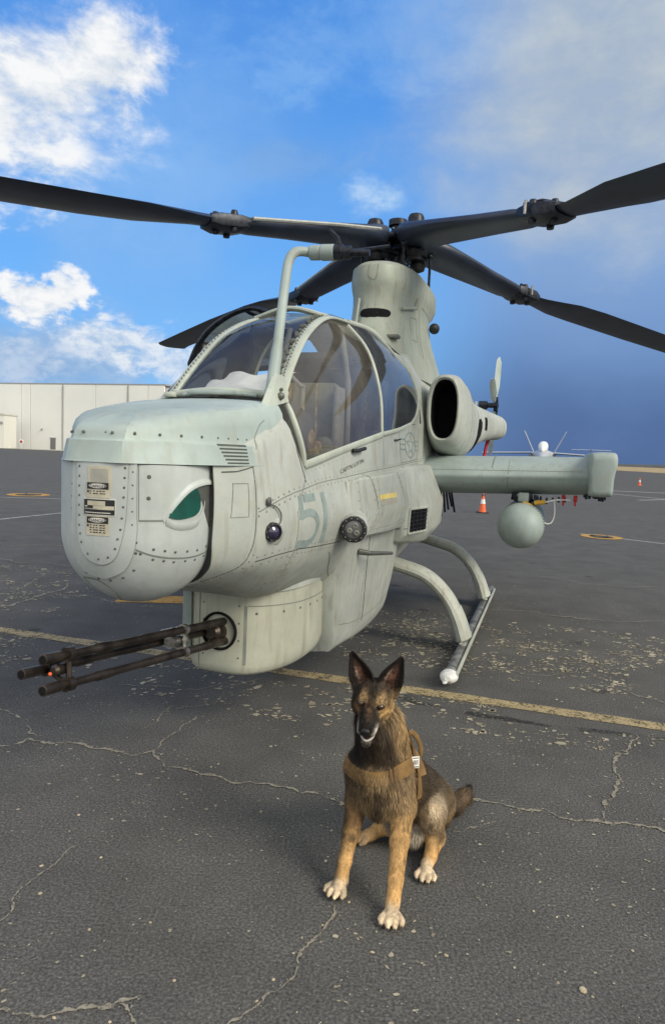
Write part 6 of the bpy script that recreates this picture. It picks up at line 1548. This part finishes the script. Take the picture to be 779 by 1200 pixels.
ln = ln * rng.uniform(.6, 1.25, NF) * np.where(rng.random(NF) < .08, 1.6, 1.0); keep = fp[:, 2] > .012; dirv = ff + fn2 * rng.uniform(.15, .60, NF)[:, None] + rng.normal(0, .20, (NF, 3)); dirv /= np.linalg.norm(dirv, axis=1)[:, None]
sd_ = np.cross(dirv, fn2); sd_ /= np.linalg.norm(sd_, axis=1)[:, None] + 1e-9; wd = (.0004 + ln * .020)[:, None]
mid = fp + dirv * (ln * .55)[:, None]; tip = fp + (dirv + ff * .35 - fn2 * .12) * (ln * .95)[:, None]; tip[:, 2] = np.maximum(tip[:, 2], .001); fp2 = fp - fn2 * .0012
VV = np.stack([fp2 - sd_ * wd, fp2 + sd_ * wd, mid + sd_ * wd * .75, mid - sd_ * wd * .75, tip], 1)[keep]; nk = len(VV)
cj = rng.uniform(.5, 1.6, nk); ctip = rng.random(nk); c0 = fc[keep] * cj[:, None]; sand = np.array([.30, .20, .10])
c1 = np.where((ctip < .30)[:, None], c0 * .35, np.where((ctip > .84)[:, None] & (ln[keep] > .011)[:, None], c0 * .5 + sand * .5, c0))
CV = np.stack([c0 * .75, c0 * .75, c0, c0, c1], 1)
base_ = (np.arange(nk) * 5)[:, None]
fm_ = bpy.data.meshes.new('fur'); fm_.vertices.add(nk * 5); fm_.vertices.foreach_set('co', (VV.reshape(-1, 3) - DO).ravel())
lv = np.concatenate([base_ + np.array([[0, 1, 2, 3]]), base_ + np.array([[3, 2, 4]])], 1).ravel()
fm_.loops.add(nk * 7); fm_.loops.foreach_set('vertex_index', lv); fm_.polygons.add(nk * 2)
ls = (np.arange(nk) * 7)[:, None] + np.array([[0, 4]]); fm_.polygons.foreach_set('loop_start', ls.ravel()); fm_.update(calc_edges=True)
fm_.color_attributes.new('coat', 'FLOAT_COLOR', 'POINT'); fm_.color_attributes['coat'].data.foreach_set('color', np.concatenate([np.clip(CV.reshape(-1, 3), .003, 1), np.ones((nk * 5, 1))], 1).ravel())
fm_.polygons.foreach_set('use_smooth', [True] * len(fm_.polygons)); fm_.materials.append(coat_mat('dog_fur', .62))
fo = bpy.data.objects.new('fur', fm_); link(fo, dbody); tag(fo, kind='stuff')
def dl(p): return Vector(tuple(p)) - Vector(tuple(DO))
# eyes, nose, mouth, claws
M_eye = simple('amber_eye', (.040, .017, .007), .08, 0, .3, 200, 1.0); M_nose2 = simple('nose_leather', (.008, .008, .009), .45, 0, .3, 300, .5, .3); M_claw = simple('claw', (.03, .025, .02), .4)
Mh = Matrix([HF, HL, HU]).transposed()
for e in EY:
    mb = MB(); mb.sphere(dl(e - HF * .001), .0118, 16, 10); ey = mb.build('eye', M_eye, dbody)
    mb = MB(); mb.sphere(dl(e + HF * .0075 + HU * -.0005), .0050, 12, 8, (.6, 1, 1), Mh); mb.build('pupil', M_black, ey)
mb = MB(); mb.sphere(dl(Hd(.164, 0, -.008)), .017, 18, 12, (.62, 1.05, .82), Mh); mb.sphere(dl(Hd(.158, 0, -.020)), .010, 12, 8, (.6, .7, 1.0), Mh); no_ = mb.build('nose', M_nose2, dbody)
mb = MB()
for s in (1, -1): mb.sphere(dl(Hd(.1725, s * .0075, -.009)), .0038, 8, 6, (.6, 1, .8), Mh)
mb.build('nostril', M_void, no_)
mb = MB(); mb.sphere(dl(MC + HF * .002), .0185, 14, 8, (1.5, 1.0, .60), Mh); mo = mb.build('mouth', simple('mouth_dark', (.035, .012, .012), .5), dbody)
JU = HU * .013
pts = [JT - HF * .045 + HL * .0245 + JU, JT - HF * .012 + HL * .0205 + JU * .95, JT + HF * .007 + JU * .8, JT - HF * .012 - HL * .0205 + JU * .95, JT - HF * .045 - HL * .0245 + JU]
mb = MB(); mb.tube([dl(q) for q in catmull(pts, 6)], .0033, 8); mb.build('lower_lip', simple('pale_lip', (.50, .46, .42), .5), dbody)
mb = MB()
for q in catmull([p_ * 1.0 + (JT - p_) * .22 + HU * .003 for p_ in pts], 4): mb.sphere(dl(q), .0026, 6, 5, (1, 1, 1.3))
tag(mb.build('teeth', simple('tooth', (.72, .68, .60), .3), dbody), kind='stuff')
for e, d in CLAWS:
    mb = MB(); e = V(*e); mb.tube([dl(e - d * .002), dl(e + d * .007 + V(0, 0, -.001)), dl(e + d * .012 - V(0, 0, .006))], [.0042, .0034, .0012], 8); mb.build('claw', M_claw, dbody)

# harness: webbing that follows the body
M_web = None
def webbing(name, c):
    m, nt, p = new_mat(name); L = nt.links.new; tc = N(nt, 'ShaderNodeTexCoord'); w = N(nt, 'ShaderNodeTexNoise'); w.inputs['Scale'].default_value = 260; L(tc.outputs['Object'], w.inputs['Vector'])
    w2 = N(nt, 'ShaderNodeTexNoise'); w2.inputs['Scale'].default_value = 22; L(tc.outputs['Object'], w2.inputs['Vector'])
    cc = ramp(nt, math_n(nt, 'ADD', math_n(nt, 'MULTIPLY', w.outputs['Fac'], .5), math_n(nt, 'MULTIPLY', w2.outputs['Fac'], .5)), [(0.35, tuple(x * .6 for x in c)), (0.65, tuple(x * 1.2 for x in c))])
    L(cc, p.inputs['Base Color']); p.inputs['Roughness'].default_value = .9
    b = N(nt, 'ShaderNodeBump'); b.inputs['Strength'].default_value = .5; b.inputs['Distance'].default_value = .002; L(w.outputs['Fac'], b.inputs['Height']); L(b.outputs[0], p.inputs['Normal']); return m
M_web = webbing('tan_webbing', (.22, .128, .044)); M_web2 = webbing('brown_webbing', (.13, .075, .03))
hns = empty('dog_harness', (.30, 2.55, 0)); tag(hns, 'tan working harness with a white patch, worn round the dog chest and back', 'harness')
def band(mb, C, e1, e2, a0, a1, w, off=.010, th=.004, n=40, reach=.4, tilt=None):
    C, e1, e2 = V(*C), nz(V(*e1)), V(*e2); e2 = nz(e2 - e1 * (e2 @ e1)); ax = np.cross(e1, e2); rows = []; pts = []
    m = 5
    for i in range(n + 1):
        a = R(a0 + (a1 - a0) * i / n); d = e1 * math.cos(a) + e2 * math.sin(a); wi = w(i / n) if callable(w) else w; rr_ = []
        for j in range(m):
            o_ = C + ax * wi * (j / (m - 1) - .5); st = o_ + d * reach; lc, n_, _, _ = B_dog.ray_cast(dl(st), Vector(tuple(-d)))
            if lc is None: rr_.append(None); continue
            rr_.append((lc, np.dot(np.array(lc) - (np.array(o_) - DO), d)))
        ok = [q[1] for q in rr_ if q]
        if not ok: continue
        rad = max(ok); o0 = [np.array(C + ax * wi * (j / (m - 1) - .5)) - DO for j in range(m)]
        rj = [(q[1] if q else rad) * .8 + rad * .2 for q in rr_]
        pts.append((o0, d, rj))
    # smooth radii along the strap
    Rm = np.array([p_[2] for p_ in pts]); Rs = Rm.copy()
    for _ in range(2): Rs[1:-1] = (Rs[:-2] + 2 * Rs[1:-1] + Rs[2:]) / 4
    Rs = np.maximum(Rs, Rm - .002)
    for (o0, d, _), rj in zip(pts, Rs):
        top = [tuple(o0[j] + d * (rj[j] + off + th)) for j in range(m)]; bot = [tuple(o0[j] + d * (rj[j] + off)) for j in range(m)][::-1]
        rows.append(top + bot)
    mb.grid(rows, True, True, True); return pts, Rs
# chest strap across the front and round the neck base
mb = MB(); band(mb, (.235, 2.56, .475), (0, -1, -.02), (1, 0, .10), -120, 100, .052, off=.005, n=60); cs_ = mb.build('chest_strap', M_web, hns, angle=50)
for a0 in (6, 12):
    mb = MB(); band(mb, (.235, 2.56, .475), (0, -1, -.02), (1, 0, .10), a0, a0 + 2.2, .062, off=.0095, th=.003, n=3); mb.build('strap_keeper', M_web2, cs_)
mb = MB(); band(mb, (.30, 2.60, .42), (1, -.45, .0), (-.2, .35, 1), -8, 86, .085, off=.011, n=30); sd1 = mb.build('saddle_panel', M_web, hns, angle=50)
mb = MB(); band(mb, (.29, 2.60, .42), (1, -.75, .0), (.05, .1, -1), -4, 42, .030, off=.008, n=24); mb.build('girth_strap', M_web, hns, angle=50)
mb = MB(); band(mb, (.27, 2.55, .50), (1, -.35, .05), (-.5, .2, 1), -15, 75, .030, off=.014, n=24); mb.build('shoulder_strap', M_web2, hns, angle=50)
mb = MB(); hp_ = [V(.320, 2.56, .550), V(.352, 2.585, .566), V(.385, 2.61, .530), V(.405, 2.63, .470), V(.400, 2.64, .43)]
mb.tube([dl(q) for q in catmull(hp_, 6)], .011, 10, flat=(1, .5)); mb.build('grab_handle', M_web, hns)
pc = V(.360, 2.470, .478); 
lc, n_, _, _ = B_dog.ray_cast(dl(V(.55, 2.05, .62)), (dl((.350, 2.53, .475)) - dl((.55, 2.05, .62))).normalized())
n_ = Vector((.45, -.86, .18)).normalized(); cpt = (lc if lc is not None else dl(pc)) + n_ * .024
ux = Vector((0, 0, 1)).cross(n_).normalized(); uy = n_.cross(ux); Mp = Matrix([ux, uy, n_]).transposed() @ Matrix.Rotation(R(-6), 3, 'Z')
mb = MB(); mb.box(cpt, (.036, .044, .005), Mp, bev=.002); pt = mb.build('white_patch', simple('patch_white', (.80, .79, .74), .7, var=.04), hns)
mb = MB()
for yy in (.0165, -.0165): mb.box(cpt + Mp @ Vector((0, yy, .003)), (.028, .0028, .002), Mp)
for k, ch in enumerate((-.009, -.0030, .0030, .009)): mb.box(cpt + Mp @ Vector((ch, 0, .003)), (.0018, .016, .002), Mp)
mb.box(cpt + Mp @ Vector((-.006, .007, .003)), (.006, .0018, .002), Mp); mb.box(cpt + Mp @ Vector((.006, .007, .003)), (.006, .0018, .002), Mp)
tag(mb.build('patch_lettering', M_black, pt), kind='stuff')
mb = MB(); mb.box(dl(V(.375, 2.515, .395)) , (.016, .016, .030), bev=.004); mb.build('buckle', M_web2, hns)

bpy.context.view_layer.update()
